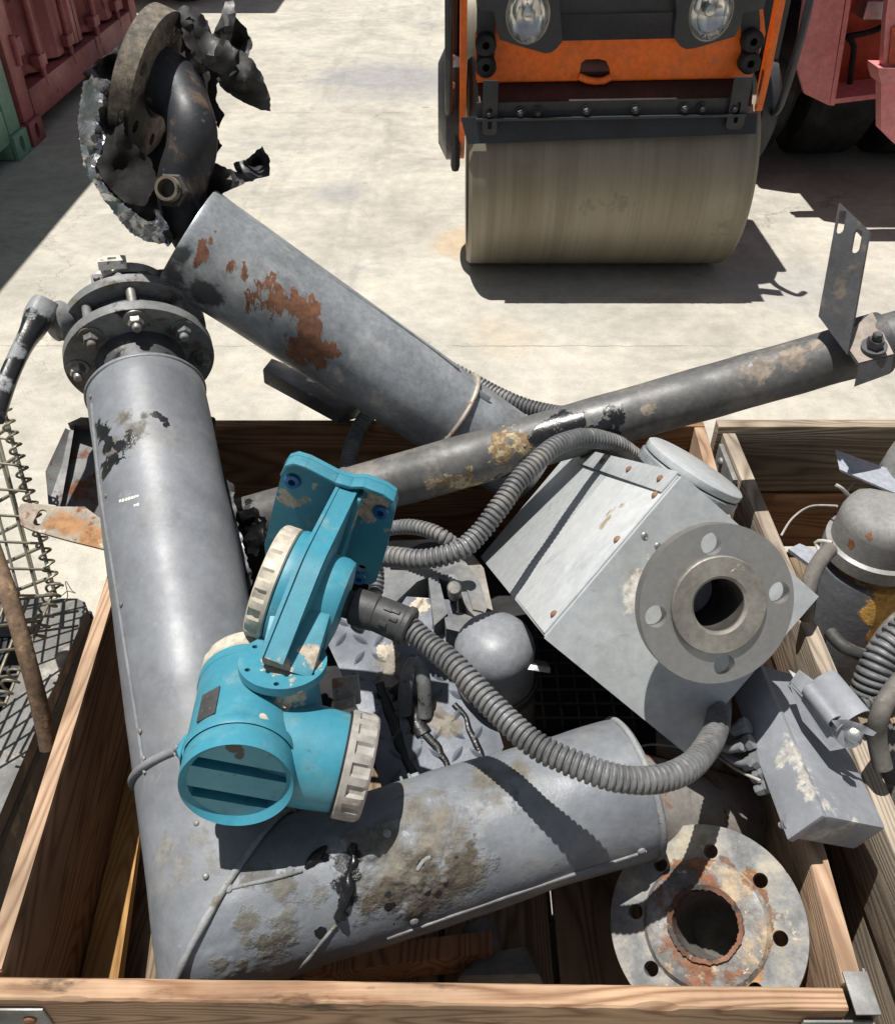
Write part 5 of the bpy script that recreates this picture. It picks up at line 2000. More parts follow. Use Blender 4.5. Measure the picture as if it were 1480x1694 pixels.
# angle strip along the top edge of the lid
bm = B()
quadbox(bm, [oL + ua_ * (ha - .036) + lid_n * .0032, oL + ua_ * (ha + .002) + lid_n * .0032, oL + ua_ * (ha - .002) + Db * (LB * .80) + lid_n * .0032, oL + ua_ * (ha - .034) + Db * (LB * .80) + lid_n * .0032,
             oL + ua_ * (ha - .036) + lid_n * .0062, oL + ua_ * (ha + .002) + lid_n * .0062, oL + ua_ * (ha - .002) + Db * (LB * .80) + lid_n * .0055, oL + ua_ * (ha - .034) + Db * (LB * .80) + lid_n * .0055], .0008)
part('edge_strip', bm, M['silver'], ld_)
M['screw_rust'] = mat('rusty_screw', (.25, .14, .09), .7, .3, var=.4)
for f in (.06, .3, .55, .77):
    bm = B()
    screw(bm, oL + ua_ * (ha - .017) + Db * (LB * f) + lid_n * .0058, lid_n, .006)
    part('screw', bm, M['screw_rust'], ld_)
for f in (-.78, .16, .72):
    bm = B()
    screw(bm, oL + ua_ * (ha * f) + Db * .016 + lid_n * .0028, lid_n, .006)
    part('screw', bm, M['screw_rust'], ld_)
for (u, v) in ((1064, 886), (1086, 903)):
    bm = B()
    screw(bm, fp(u, v) - Db * .0024, -Db, .0058)
    part('screw', bm, M['steel'], sb_)
M['dark_hole'] = mat('dark_hole', (.006, .006, .006), .9)
for (u, v) in ((1138, 1190), (1121, 1220), (1108, 857), (1119, 860), (1014, 985)):
    bm = B()
    lathe(bm, [(0, .0004), (.0028, .0004), (.0028, 0), (0, 0)], fp(u, v) - Db * .0024, -Db, 12)
    part('rivet_hole', bm, M['dark_hole'], sb_)
# flange on its neck
FO = P(1187, 1000, 1.195)
FR = 134 * 1.205 / F
fax = (-Db + RT * .03 + UP * .02).normalized()
upv = (P(1177, 900, 1.2) - FO)
bm = B()
pipe(bm, FO - fax * .125, FO - fax * .01, .046, .040, 48)
part('neck', bm, M['steel'], sb_)
flm = mat('brushed_flange', (.40, .39, .37), .42, .8, var=.10, vscale=9, fine=.06, layers=[L((.30, .25, .19), 14, .55, .2, rough=.6, metal=.4, h=0, strength=.6), L((.24, .21, .17), 50, .62, .1, metal=.3, rough=.7, h=.05, strength=.6)])
bm = B()
xx, yy, zz = frame(fax, upv)
# holes measured from the photo
hol = []
for (u, v) in ((1177, 900), (1289, 981), (1198, 1101), (1085, 1020)):
    p = PN(u, v, FO, fax) - FO
    hol.append(circ(.0152, 22, p.dot(xx), p.dot(yy)))
plate(bm, circ(FR, 96), [circ(.040, 60)] + hol, -.018, FO, xx, yy)
fl_ = part('flange', bm, flm, sb_)
bm = B()
lathe(bm, [(.036, .004), (.040, .0072), (.0655, .0072), (.0668, .0060), (.0668, .0004), (.036, .0004)], FO, fax, 72, closed=True)
part('raised_face', bm, mat('raised_face', (.30, .285, .25), .55, .5, var=.22, fine=.14, layers=[L((.16, .145, .12), 24, .55, .12, rough=.7, h=.1), L((.42, .38, .3), 40, .64, .08, rough=.8)]), fl_)
bm = B()
lathe(bm, [(.0362, .004), (.0362, -.10), (.02, -.11), (0, -.112)], FO, fax, 40)
part('bore', bm, M['pipe_inner'], fl_)
# blank flange pair on the upper right side
so = (PN(1128, 787, bc + ub_ * 0, Db) - bc)
sc0 = bc + ua_ * (ha + .012) + ub_ * (-hb * .22) + Db * .20
sc0 = P(1134, 796, 1.50)
san = ua_ * 1.0 - ub_ * .10
vr = ray(1134, 796).normalized()
san = (san - vr * san.dot(vr) - vr * .16).normalized()
bm = B()
lathe(bm, [(0, 0), (.090, 0), (.092, .002), (.092, .016), (.090, .018), (0, .018)], sc0 - san * .004, san, 64)
part('side_flange', bm, M['galv'], sb_)
bm = B()
lathe(bm, [(0, 0), (.088, 0), (.090, .003), (.090, .012), (.086, .015), (0, .015)], sc0 + san * .0165, san, 64)
cyl(bm, sc0 - san * .09, sc0 - san * .007, .05, seg=36)
part('side_flange', bm, M['silver'], sb_)

# ------------------------------------------------------------------ corrugated hoses
M['hose'] = mat('grey_corrugated_plastic', (.14, .142, .145), .48, 0, var=.28, vscale=11, fine=.16, bscale=200, layers=[L((.24, .22, .185), 9, .5, .25, rough=.9, h=.05, strength=.75), L((.05, .05, .05), 30, .6, .1, rough=.5, h=.1, strength=.7)])
M['fitting'] = mat('black_fitting', (.045, .045, .046), .5, 0, var=.25, layers=[L((.13, .12, .10), 24, .56, .14, rough=.9, h=.1)])
h1p = [P(668, 1032, 1.235), P(705, 1062, 1.215), P(760, 1110, 1.18), P(815, 1168, 1.15), P(870, 1220, 1.125), P(935, 1258, 1.105), P(1010, 1285, 1.095), P(1080, 1292, 1.11), P(1135, 1272, 1.15), P(1172, 1232, 1.22), P(1188, 1185, 1.31), P(1190, 1130, 1.42)]
t = thing('corrugated_hose', 'grey corrugated hose curving from the teal transmitter over the elbow pipe under the silver box', 'hose', h1p[5])
bm = B()
hose(bm, h1p, .0178, .0086, .004, 24)
part('hose_body', bm, M['hose'], t)
bm = B()
c0, c1, c2, c3 = P(556, 994, 1.25), P(586, 1003, 1.25), P(625, 1015, 1.245), P(678, 1038, 1.235)
cyl(bm, c0, c1, .020, seg=28, bev=.002)
cyl(bm, c1 + (c0 - c1) * .1, c2, .0265, seg=28, bev=.003)
cyl(bm, c2 + (c1 - c2) * .1, c3, .0255, .0265, seg=32, bev=.003)
cyl(bm, c3 + (c2 - c3) * .22, c3 + (c3 - c2) * .04, .0285, seg=32, bev=.003)
cn = part('connector', bm, M['fitting'], t)
bm = B()
axc = (c3 - c2).normalized()
for (u, v) in ((642, 1008), (655, 1012), (650, 1024), (632, 1032)):
    p, n = on_pipe(c2, axc, .0265, u, v)
    box(bm, p, (.012, .006, .004), .001, x=axc, y=n.cross(axc))
part('latch', bm, M['fitting'], cn)
h2p = [P(618, 918, 1.46), P(650, 921, 1.44), P(700, 925, 1.42), P(755, 912, 1.41), P(795, 880, 1.42), P(830, 832, 1.43), P(862, 790, 1.45), P(905, 748, 1.48), P(950, 726, 1.53), P(995, 727, 1.58), P(1035, 745, 1.64), P(1075, 785, 1.72), P(1095, 830, 1.80)]
bm = B()
hose(bm, h2p, .0172, .0088, .0038, 24)
solo('corrugated_hose', bm, M['hose'], 'grey corrugated hose arching over the slim pipe and onto the silver box lid', 'hose')
h3p = [P(700, 590, 2.04), P(745, 610, 2.04), P(790, 634, 2.03), P(830, 656, 2.01), P(872, 673, 1.99), P(915, 683, 1.96), P(960, 690, 1.90), P(1000, 712, 1.86)]
bm = B()
hose(bm, h3p, .0185, .0098, .004, 20)
solo('corrugated_hose', bm, M['hose'], 'dusty corrugated hose hanging behind the rusty galvanised pipe above the slim pipe', 'hose')
h4p = [P(650, 640, 2.06), P(606, 690, 2.02), P(586, 730, 1.97), P(572, 780, 1.90), P(565, 840, 1.84), P(566, 900, 1.80)]
bm = B()
hose(bm, h4p, .0185, .0095, .004, 20)
solo('corrugated_hose', bm, M['hose'], 'shaded corrugated hose hanging against the back board behind the teal bracket', 'hose')
h5p = [P(620, 880, 1.66), P(660, 872, 1.63), P(700, 875, 1.6), P(735, 890, 1.58), P(765, 915, 1.60)]
bm = B()
hose(bm, h5p, .014, .0085, .0035, 18)
solo('corrugated_hose', bm, M['hose'], 'dark corrugated hose in shadow beneath the slim pipe', 'hose')
h6p = [P(612, 900, 1.50), P(622, 940, 1.47), P(622, 975, 1.45), P(608, 1010, 1.43), P(590, 1040, 1.44)]
bm = B()
hose(bm, h6p, .0125, .0075, .003, 18)
solo('corrugated_hose', bm, M['hose'], 'short thin corrugated hose dropping between the teal bracket and the tread plate', 'hose')

# ------------------------------------------------------------------ tread plate with a handle and tar runs
cp = [P(545, 1005, 1.50), P(612, 990, 1.53), P(742, 985, 1.55), P(790, 1130, 1.47), P(835, 1250, 1.40), P(826, 1262, 1.395), P(700, 1330, 1.345), P(640, 1345, 1.335), P(600, 1190, 1.43), P(535, 1060, 1.47)]
co_ = P(690, 1150, 1.54)
cn_ = V((.02, -.33, .94)).normalized()


def cpp(u, v):
    return PN(u, v, co_, cn_)


tp = [(560, 985), (630, 982), (648, 985), (742, 992), (752, 1005), (800, 1130), (833, 1236), (826, 1250), (800, 1258), (690, 1330), (640, 1335), (600, 1190), (535, 1050), (540, 1010)]
M['tread'] = mat('tread_plate', (.105, .118, .14), .55, .05, var=.14, vscale=8, fine=.08, layers=[
    L((.48, .42, .33), 30, .34, .1, blobs=[(cpp(697, 1000), .03), (cpp(640, 1080), .03), (cpp(700, 990), .02)], amp=2.6, rough=.85, h=.2),
    L((.2, .18, .15), 20, .35, .15, blobs=[(cpp(650, 1110), .05), (cpp(720, 1180), .035), (cpp(740, 1200), .03)], amp=2.4, rough=.85, h=.2),
    L(SOOT, 24, .42, .1, blobs=[(cpp(645, 1150), .035), (cpp(665, 1165), .04), (cpp(690, 1200), .035), (cpp(660, 1230), .02)], amp=3, rough=.25, h=.4)])
t = thing('tread_plate', 'grey raised pattern tread plate with a ring handle and glossy black tar runs', 'metal plate', cpp(690, 1150))
bm = B()
prism(bm, [cpp(*q) for q in tp], -cn_ * .005)
ex = (cpp(760, 1150) - cpp(640, 1150)).normalized()
ey = cn_.cross(ex)
poly2 = [((cpp(*q) - co_).dot(ex), (cpp(*q) - co_).dot(ey)) for q in tp]


def inpoly(x_, y_, pl):
    c = False
    j = len(pl) - 1
    for i in range(len(pl)):
        a, b = pl[i], pl[j]
        if (a[1] > y_) != (b[1] > y_) and x_ < (b[0] - a[0]) * (y_ - a[1]) / (b[1] - a[1]) + a[0]:
            c = not c
        j = i
    return c


k = 0
gr = .034
for i in range(-14, 15):
    for j in range(-14, 15):
        x_, y_ = i * gr, j * gr
        if not all(inpoly(x_ + ox, y_ + oy, poly2) for ox in (-.009, .009) for oy in (-.009, .009)):
            continue
        a = rad(45 if (i + j) % 2 else -45) + .2
        d1 = ex * math.cos(a) + ey * math.sin(a)
        d2 = cn_.cross(d1)
        c = co_ + ex * x_ + ey * y_
        n = 10
        rim = []
        mid = []
        for s in range(n + 1):
            f = s / n * 2 - 1
            wv = .0058 * (1 - f * f)
            rim.append((c + d1 * (f * .0165) + d2 * wv, c + d1 * (f * .0165) - d2 * wv, c + d1 * (f * .013) + cn_ * .0042 * (1 - f ** 4)))
        vt = [[bm.verts.new(p) for p in r_] for r_ in rim]
        for s in range(n):
            for q in ((0, 2), (2, 1)):
                try:
                    bm.faces.new((vt[s][q[0]], vt[s + 1][q[0]], vt[s + 1][q[1]], vt[s][q[1]]))
                except ValueError:
                    pass
part('plate', bm, M['tread'], t, angle=22)
bm = B()
hp = [cpp(670, 1180) + cn_ * .0, cpp(672, 1150) + cn_ * .035, cpp(682, 1118) + cn_ * .05, cpp(694, 1120) + cn_ * .05, cpp(702, 1150) + cn_ * .035, cpp(703, 1185) + cn_ * .0]
tube(bm, resample(spline(hp, 10), .006), .0125, 14)
M['sooty_handle'] = mat('sooty_handle', (.17, .175, .175), .5, 0, var=.3, layers=[L(SOOT, 24, .54, .1, rough=.25, h=.4)])
part('handle', bm, M['sooty_handle'], t)
for path, r0 in ((((628, 1130), (640, 1165), (650, 1195), (660, 1230), (672, 1258), (684, 1290)), .008), (((690, 1205), (712, 1225), (728, 1245), (738, 1262), (744, 1282)), .0065), (((752, 1165), (770, 1188), (776, 1210), (788, 1228), (796, 1255)), .005), (((655, 1135), (675, 1160), (690, 1195), (700, 1215)), .013)):
    bm = B()
    q = resample(spline([cpp(*p) + cn_ * .001 for p in path], 10), .006)
    q = [p + ex * .004 * noise.noise(p * 50) for p in q]
    tube(bm, q, [r0 * (1.1 + .4 * noise.noise(p * 26 + V((9, 0, 0)))) for p in q], 10)
    for w_ in bm.verts:
        hh = (w_.co - co_).dot(cn_)
        w_.co -= cn_ * hh * .6
    part('tar_run', bm, M['tar'], t)
bm = B()
b0, b1 = P(640, 1310, 1.29), P(705, 1286, 1.30)
cyl(bm, b0, b0.lerp(b1, .75), .0065, seg=14)
for f in (.38, .58):
    cyl(bm, b0.lerp(b1, f), b0.lerp(b1, f + .07), .014, seg=18, bev=.001)
hexa(bm, b0.lerp(b1, .66), b1 - b0, .022, .012)
solo('loose_bolt', bm, M['grey_paint'], 'loose grey bolt with washers lying between tread plate and elbow pipe', 'bolt')
bm = B()
ppd(bm, P(548, 1125, 1.36), P(592, 1118, 1.36) - P(548, 1125, 1.36), P(552, 1172, 1.35) - P(548, 1125, 1.36), FW * .015, .002)
ppd(bm, P(550, 1165, 1.335), P(585, 1155, 1.335) - P(550, 1165, 1.335), P(552, 1180, 1.33) - P(550, 1165, 1.335), FW * .03, .002)
solo('metal_tab', bm, M['stub'], 'small dusty metal tab wedged between the transmitter and the tread plate', 'metal scrap')

# ------------------------------------------------------------------ domed grey canister and casting
cc_ = P(818, 1075, 1.49)
ca = V((-.08, -.10, 1)).normalized()
M['canister'] = mat('canister_grey', (.20, .21, .225), .5, .0, var=.12, layers=[L((.3, .23, .17), 18, .45, .2, blobs=[(P(770, 1065, 1.43), .03), (P(805, 1035, 1.42), .012)], amp=2, rough=.8), L(SOOT, 40, .4, .1, blobs=[(P(770, 1028, 1.45), .018), (P(793, 1008, 1.46), .012)], amp=2.6, rough=.3, h=.5)])
bm = B()
pr = [(.064, -.26), (.066, -.02), (.0675, 0)]
for i in range(1, 9):
    a = PI / 2 * i / 8
    pr.append((.0675 * math.cos(a) ** .8 if i < 8 else 0, .052 * math.sin(a)))
lathe(bm, pr, cc_, ca, 56)
t = thing('canister', 'round topped grey canister standing between tread plate and silver box', 'canister', cc_ - ca * .26)
part('dome', bm, M['canister'], t)
bm = B()
lathe(bm, [(.068, -.10), (.071, -.098), (.071, -.078), (.068, -.076)], cc_, ca, 48, closed=True)
part('band', bm, M['dark_steel'], t)

t = thing('valve_casting', 'grey cast valve body with one bolt lug half hidden below the arching hose', 'valve', P(700, 960, 1.66))
M['casting'] = mat('dusty_casting', (.13, .135, .14), .6, 0, var=.25, layers=[L((.24, .22, .19), 14, .46, .3, rough=.9, h=.1, strength=.8), L(SOOT, 22, .58, .1, rough=.5, strength=.7)])
bm = B()
zc = .44
prism(bm, [PZ(u, v, zc) for u, v in ((628, 926), (680, 914), (735, 912), (770, 930), (795, 965), (806, 1005), (796, 1030), (775, 1010), (760, 985), (742, 962), (715, 952), (690, 962), (650, 1000), (634, 1000))], (0, 0, -.09))
part('body', bm, M['casting'], t)
bm = B()
prism(bm, [PZ(u, v, zc - .05) for u, v in ((634, 1000), (700, 955), (760, 960), (800, 1030), (780, 1060), (640, 1060))], (0, 0, -.12))
part('base', bm, M['black_paint'], t)
bm = B()
cyl(bm, P(752, 984, 1.62), P(751, 972, 1.555), .0125, seg=20, bev=.002)
part('bolt', bm, M['bolt'], t)
for pl in (((708, 955), (724, 950), (740, 1015), (718, 1035)), ((772, 975), (790, 985), (800, 1012), (782, 1008)), ((735, 1022), (760, 1012), (790, 1025), (772, 1048), (738, 1040))):
    bm = B()
    prism(bm, [PZ(u, v, zc + .004) for u, v in pl], (0, 0, -.06))
    part('lug', bm, M['casting'], t)
bm = B()
prism(bm, [PZ(u, v, .36) for u, v in ((640, 895), (760, 890), (800, 940), (815, 1010), (640, 930))], (0, 0, -.2))
part('pedestal', bm, M['stub'], t)
bm = B()
ppd(bm, P(640, 905, 1.68), P(678, 908, 1.68) - P(640, 905, 1.68), P(640, 925, 1.66) - P(640, 905, 1.68), FW * .04, .002)
ppd(bm, P(735, 950, 1.66), P(770, 1000, 1.62) - P(735, 950, 1.66), RT * .02, FW * .02, .002)
solo('metal_angle', bm, M['grey_paint'], 'short grey steel angle behind the arching hose beside the teal bracket', 'metal scrap')
bm = B()
quadbox(bm, [P(436, 634, 2.02), P(560, 702, 1.97), P(600, 690, 2.06), P(470, 600, 2.12), P(434, 610, 1.99), P(556, 676, 1.94), P(600, 664, 2.03), P(448, 592, 2.09)], .005)
solo('channel_bar', bm, M['dark_steel'], 'dark steel bar jutting out over the back board behind the galvanised pipe', 'metal bar')
# dark motor-like block deep in the crate behind, seen in shade
bm = B()
lathe(bm, [(0, 0), (.06, 0), (.065, .02), (.065, .12), (.05, .14), (0, .14)], P(715, 930, 1.78), (0, 0, -1), 32)
solo('motor_block', bm, M['plastic_black'], 'dark round motor block in the shade below the slim pipe', 'motor')
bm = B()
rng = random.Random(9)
bmesh.ops.create_grid(bm, x_segments=24, y_segments=24, size=.5)  # near-black sheet added where the crate floor lies in shade
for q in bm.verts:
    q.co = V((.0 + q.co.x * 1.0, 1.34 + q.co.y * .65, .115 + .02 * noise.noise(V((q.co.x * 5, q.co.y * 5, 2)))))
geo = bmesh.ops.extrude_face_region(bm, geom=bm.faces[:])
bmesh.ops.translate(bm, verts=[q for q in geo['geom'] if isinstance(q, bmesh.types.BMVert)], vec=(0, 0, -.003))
solo('shade_sheet', bm, M['black_rubber'], 'black sheet added on the crate floor as the shade under the silver box', 'shade sheet')
# wire grid in the shade under the silver box
M['wire_grid'] = mat('wire_grid', (.10, .10, .10), .6, .3)
bm = B()
o = PZ(900, 1190, .15)
for i in range(9):
    cyl(bm, o + V((i * .035, -.02, 0)), o + V((i * .035, .26, .0)), .0025, seg=8)
for j in range(8):
    cyl(bm, o + V((-.02, j * .035, .004)), o + V((.30, j * .035, .004)), .0025, seg=8)
solo('wire_grid', bm, M['wire_grid'], 'dark wire grid lying in the shadow under the silver box', 'wire grid')
bm = B()
ppd(bm, P(872, 1098, 1.46), P(910, 1104, 1.46) - P(872, 1098, 1.46), P(872, 1108, 1.455) - P(872, 1098, 1.46), FW * .06, .001)
solo('metal_strip', bm, M['steel'], 'thin bright metal strip poking out beside the canister', 'metal scrap')
# lower plate behind the short leg
bm = B()
quadbox(bm, [P(940, 1250, 1.44), P(1025, 1290, 1.40), P(1052, 1265, 1.46), P(1005, 1200, 1.52), P(930, 1232, 1.42), P(1040, 1265, 1.385), P(1048, 1240, 1.44), P(1000, 1194, 1.50)], .004)
solo('cover_sheet', bm, M['grey_paint'], 'bent grey cover sheet behind the right end of the elbow pipe', 'metal sheet')
bm = B()
quadbox(bm, [P(1085, 1250, 1.62), P(1240, 1300, 1.55), P(1250, 1220, 1.6), P(1085, 1190, 1.66), P(1085, 1235, 1.58), P(1235, 1290, 1.52), P(1240, 1215, 1.56), P(1085, 1185, 1.62)], .004)
solo('pipe_saddle', bm, M['stub'], 'dusty brown grey saddle plate behind the hose bend below the silver box', 'metal plate')
# things on the crate floor
bm = B()
cyl(bm, P(790, 1530, 1.48), P(812, 1600, 1.44), .028, seg=24)
quadbox(bm, [P(752, 1640, 1.40), P(905, 1640, 1.40), P(895, 1585, 1.46), P(790, 1590, 1.46), P(755, 1615, 1.375), P(895, 1612, 1.37), P(868, 1562, 1.43), P(790, 1578, 1.43)], .012)
solo('pipe_fitting', bm, M['grey_paint'], 'dusty grey pipe fitting on the crate floor beneath the elbow pipe', 'pipe fitting')
bm = B()
box(bm, PZ(660, 1590, .14), (.30, .035, .06), .003, x=(1, .12, 0), y=(-.12, 1, 0))
solo('wood_block', bm, M['wood_y'], 'brown wooden block lying on the crate floor behind the front board', 'wood block')

# ------------------------------------------------------------------ rusty pipe flange at the front
RO = P(1167, 1530, 1.235)
rn = (-ray(1160, 1520)).normalized()
rn = (rn + UP * .10 - RT * .16).normalized()
upr = UP
xx, yy, zz = frame(rn, upr)
RFR = 159 * 1.235 / F
FS = .935


def rf(u, v):
    p = PN(u, v, RO, rn) - RO
    return (p.dot(xx), p.dot(yy))


def rfp(u, v):
    return PN(u, v, RO, rn)


rust_bl = [(rfp(1250, 1480), .03), (rfp(1262, 1520), .03), (rfp(1240, 1460), .025), (rfp(1205, 1440), .025), (rfp(1255, 1560), .03), (rfp(1240, 1600), .03), (rfp(1160, 1432), .02), (rfp(1120, 1440), .02)]
M['flange_worn'] = mat('worn_flange', (.22, .225, .225), .65, .15, var=.2, vscale=14, fine=.16, bump=.2, layers=[
    L((.32, .285, .22), 14, .44, .2, rough=.85, metal=0, h=.25),
    L((.5, .43, .32), 40, .6, .07, rough=.9, metal=0, h=.2, strength=.8),
    L((.34, .19, .09), 24, .35, .16, blobs=rust_bl, amp=2.2, rough=.9, metal=0, h=.4),
    L((.15, .07, .04), 40, .42, .14, blobs=rust_bl, amp=3, rough=.9, metal=0, h=.4, strength=.8)])
root5 = thing('pipe_flange', 'big rusty eight hole pipe flange facing up behind the front board', 'pipe flange', RO)
bm = B()
hol = []
for (u, v) in ((1155, 1416), (1246, 1466), (1290, 1581), (1036, 1555), (1069, 1454)):
    p = rf(u, v)
    hol.append(circ(.0105, 20, *p))
rb_ = sum(math.hypot(*rf(u, v)) for (u, v) in ((1155, 1416), (1246, 1466), (1290, 1581), (1036, 1555), (1069, 1454))) / 5
a5 = math.atan2(rf(1246, 1466)[1], rf(1246, 1466)[0])
hol = [circ(FS * .0108, 20, rb_ * math.cos(a5 + i * PI / 4), rb_ * math.sin(a5 + i * PI / 4)) for i in range(8)]
plate(bm, circ(RFR, 96), [circ(FS * .048, 48)] + hol, -.022, RO, xx, yy)
f5 = part('flange', bm, M['flange_worn'], root5)
bm = B()
lathe(bm, [(r_ * FS, h_) for r_, h_ in [(.052, -.004), (.054, .008), (.074, .010), (.086, .008), (.092, .0004), (.052, .0004)]], RO, rn, 72, closed=True, wob=lambda a, h: 1 + .012 * noise.noise(V((math.cos(a) * 2.5, math.sin(a) * 2.5, h * 10))))
M['flange_face'] = mat('rusted_face', (.19, .185, .175), .65, .2, var=.3, vscale=16, fine=.2, bump=.3, layers=[
    L((.36, .28, .19), 22, .5, .12, rough=.9, metal=0, h=.3), L((.22, .095, .05), 26, .52, .1, rough=.9, metal=0, h=.4), L((.5, .42, .3), 50, .6, .06, rough=.9, metal=0, h=.2)])
part('raised_face', bm, M['flange_face'], f5)
bm = B()
rng = random.Random(5)
lathe(bm, [(r_ * FS, h_) for r_, h_ in [(.046, -.02), (.047, .010), (.0535, .013), (.055, .006), (.055, -.02)]], RO, rn, 96, closed=True, wob=lambda a, h: 1 + .05 * noise.noise(V((math.cos(a) * 11, math.sin(a) * 11, h * 80))) + .03 * noise.noise(V((math.cos(a) * 26, math.sin(a) * 26, h * 80))))
part('bore_edge', bm, mat('bore_rust', (.16, .075, .045), .9, 0, var=.4, bump=.5, layers=[L((.5, .45, .38), 60, .56, .08, rough=.9), L((.06, .055, .05), 30, .5, .1)]), f5)
bm = B()
lathe(bm, [(.0433, 0), (.0433, -.10), (.034, -.128), (0, -.135)], RO, rn, 48)
part('bore', bm, mat('bore_dirt', (.10, .092, .08), .95, 0, var=.35, bump=.5, bscale=60), f5)
bm = B()
ba = (-rn * .75 + FW * .3 + RT * .15 + UP * .15).normalized()
pipe(bm, RO - rn * .02, RO - rn * .14, .062, .046, 40)
part('pipe_stub', bm, M['stub'], root5)

# ------------------------------------------------------------------ grey terminal box with cable glands and latch
E2 = P(1367, 1351, 1.165)
E1 = P(1313, 1389, 1.19)
E3 = P(1467, 1371, 1.215)
B2 = P(1262, 1100, 1.38)
M['tbox'] = mat('grey_terminal_box', (.235, .247, .268), .45, 0, var=.1, vscale=8, fine=.07, layers=[
    L((.46, .435, .385), 36, .40, .25, strength=.85, blobs=[(P(1330, 1280, 1.211), .035), (P(1345, 1310, 1.189), .03), (P(1310, 1240, 1.243), .03), (P(1300, 1210, 1.253), .022), (P(1380, 1330, 1.179), .03), (P(1420, 1350, 1.189), .025), (P(1395, 1280, 1.221), .018), (P(1285, 1260, 1.253), .018)], amp=2.8, rough=.9, h=.2),
    L((.34, .33, .30), 16, .45, .2, blobs=[(P(1390, 1395, 1.189), .05), (P(1360, 1390, 1.189), .05)], amp=1.6, rough=.85, h=.1)])
tbx = thing('terminal_box', 'grey metal terminal box with chalky white scuffs resting on the right crate edge', 'junction box', P(1370, 1400, 1.253))
bm = B()
ppd(bm, E2, E1 - E2, E3 - E2, B2 - E2, .006)
body6 = part('body', bm, M['tbox'], tbx)
bm = B()
nL = ((B2 - E2).cross(E1 - E2)).normalized()
if nL.dot(CAM - E2) < 0:
    nL = -nL
nT = ((B2 - E2).cross(E3 - E2)).normalized()
if nT.dot(CAM - E2) < 0:
    nT = -nT
lidv = E1 - E2
ppd(bm, E2 + nL * .0005 + lidv * -.03 + (E2 - B2).normalized() * .004, lidv * 1.08, (B2 - E2) * 1.02, nL * .012, .003)
part('lid', bm, M['tbox'], tbx)
gl = [(1244, 1262), (1258, 1282), (1266, 1302), (1233, 1232), (1225, 1205)]
dg = (E1 - E2).normalized()
for i, (u, v) in enumerate(gl):
    bm = B()
    p = P(u + 12, v - 6, 1.312 - .0004 * (v - 1200))
    dv = (P(u - 18, v + 8, 1.328 - .0004 * (v - 1200)) - p).normalized()
    lathe(bm, [(0, 0), (.0125, 0), (.0125, .010), (.0105, .011), (.0105, .018), (.0085, .027), (.004, .028), (0, .028)], p, dv, 6 if i % 2 else 8)
    part('cable_gland', bm, M['grey_paint'], tbx)
bm = B()
bolt(bm, P(1306, 1362, 1.200), P(1290, 1366, 1.211) - P(1306, 1362, 1.200), .014)
part('screw', bm, M['grey_paint'], tbx)
# latch on the upper side
bm = B()
# upright folded strip standing on the box top
prism(bm, [P(1308, 1128, 1.301), P(1322, 1108, 1.301), P(1345, 1125, 1.280), P(1352, 1175, 1.253), P(1392, 1200, 1.221), P(1398, 1236, 1.221), P(1376, 1240, 1.232), P(1330, 1190, 1.274)], nT * -.004)
lat = part('latch', bm, M['tbox'], tbx)
la0, la1 = P(1356, 1128, 1.280), P(1412, 1196, 1.221)
lax = (la1 - la0).normalized()
bm = B()
toL = (CAM - la0)
toL = (toL - lax * toL.dot(lax)).normalized()
lathe(bm, [(.026, 0), (.027, .002), (.027, (la1 - la0).length), (.0245, (la1 - la0).length), (.0245, 0)], la0, lax, 28, closed=True, up=toL, a0=.1, a1=3.0, flat=.55)
part('latch_hood', bm, M['tbox'], lat)
bm = B()
lathe(bm, [(.012, 0), (.012, (la1 - la0).length * .8), (.0095, (la1 - la0).length * .8), (.0095, 0)], la0 + (P(1338, 1140, 1.274) - P(1356, 1128, 1.280)), lax, 20, closed=True)
part('latch_spring', bm, M['tbox'], lat)
bm = B()
sheet(bm, [(1374, 1192, 1.221), (1400, 1190, 1.211), (1425, 1198, 1.209), (1450, 1212, 1.211), (1444, 1218, 1.213), (1428, 1214, 1.216), (1424, 1232, 1.227), (1406, 1240, 1.232), (1390, 1234, 1.232), (1392, 1214, 1.223)], step=6, amp=.001, fs=12, jag=.4, seed=77, thick=.003)
part('latch_lip', bm, M['tbox'], lat)
bm = B()
hexa(bm, P(1412, 1217, 1.205), -ray(1412, 1217), .018, .006)
part('latch_pin', bm, M['steel'], lat)
bm = B()
prism(bm, [P(1304, 1108, 1.349), P(1330, 1122, 1.338), P(1330, 1140, 1.328), P(1322, 1138, 1.328)], FW * .003)
part('latch_tongue', bm, M['steel'], lat)
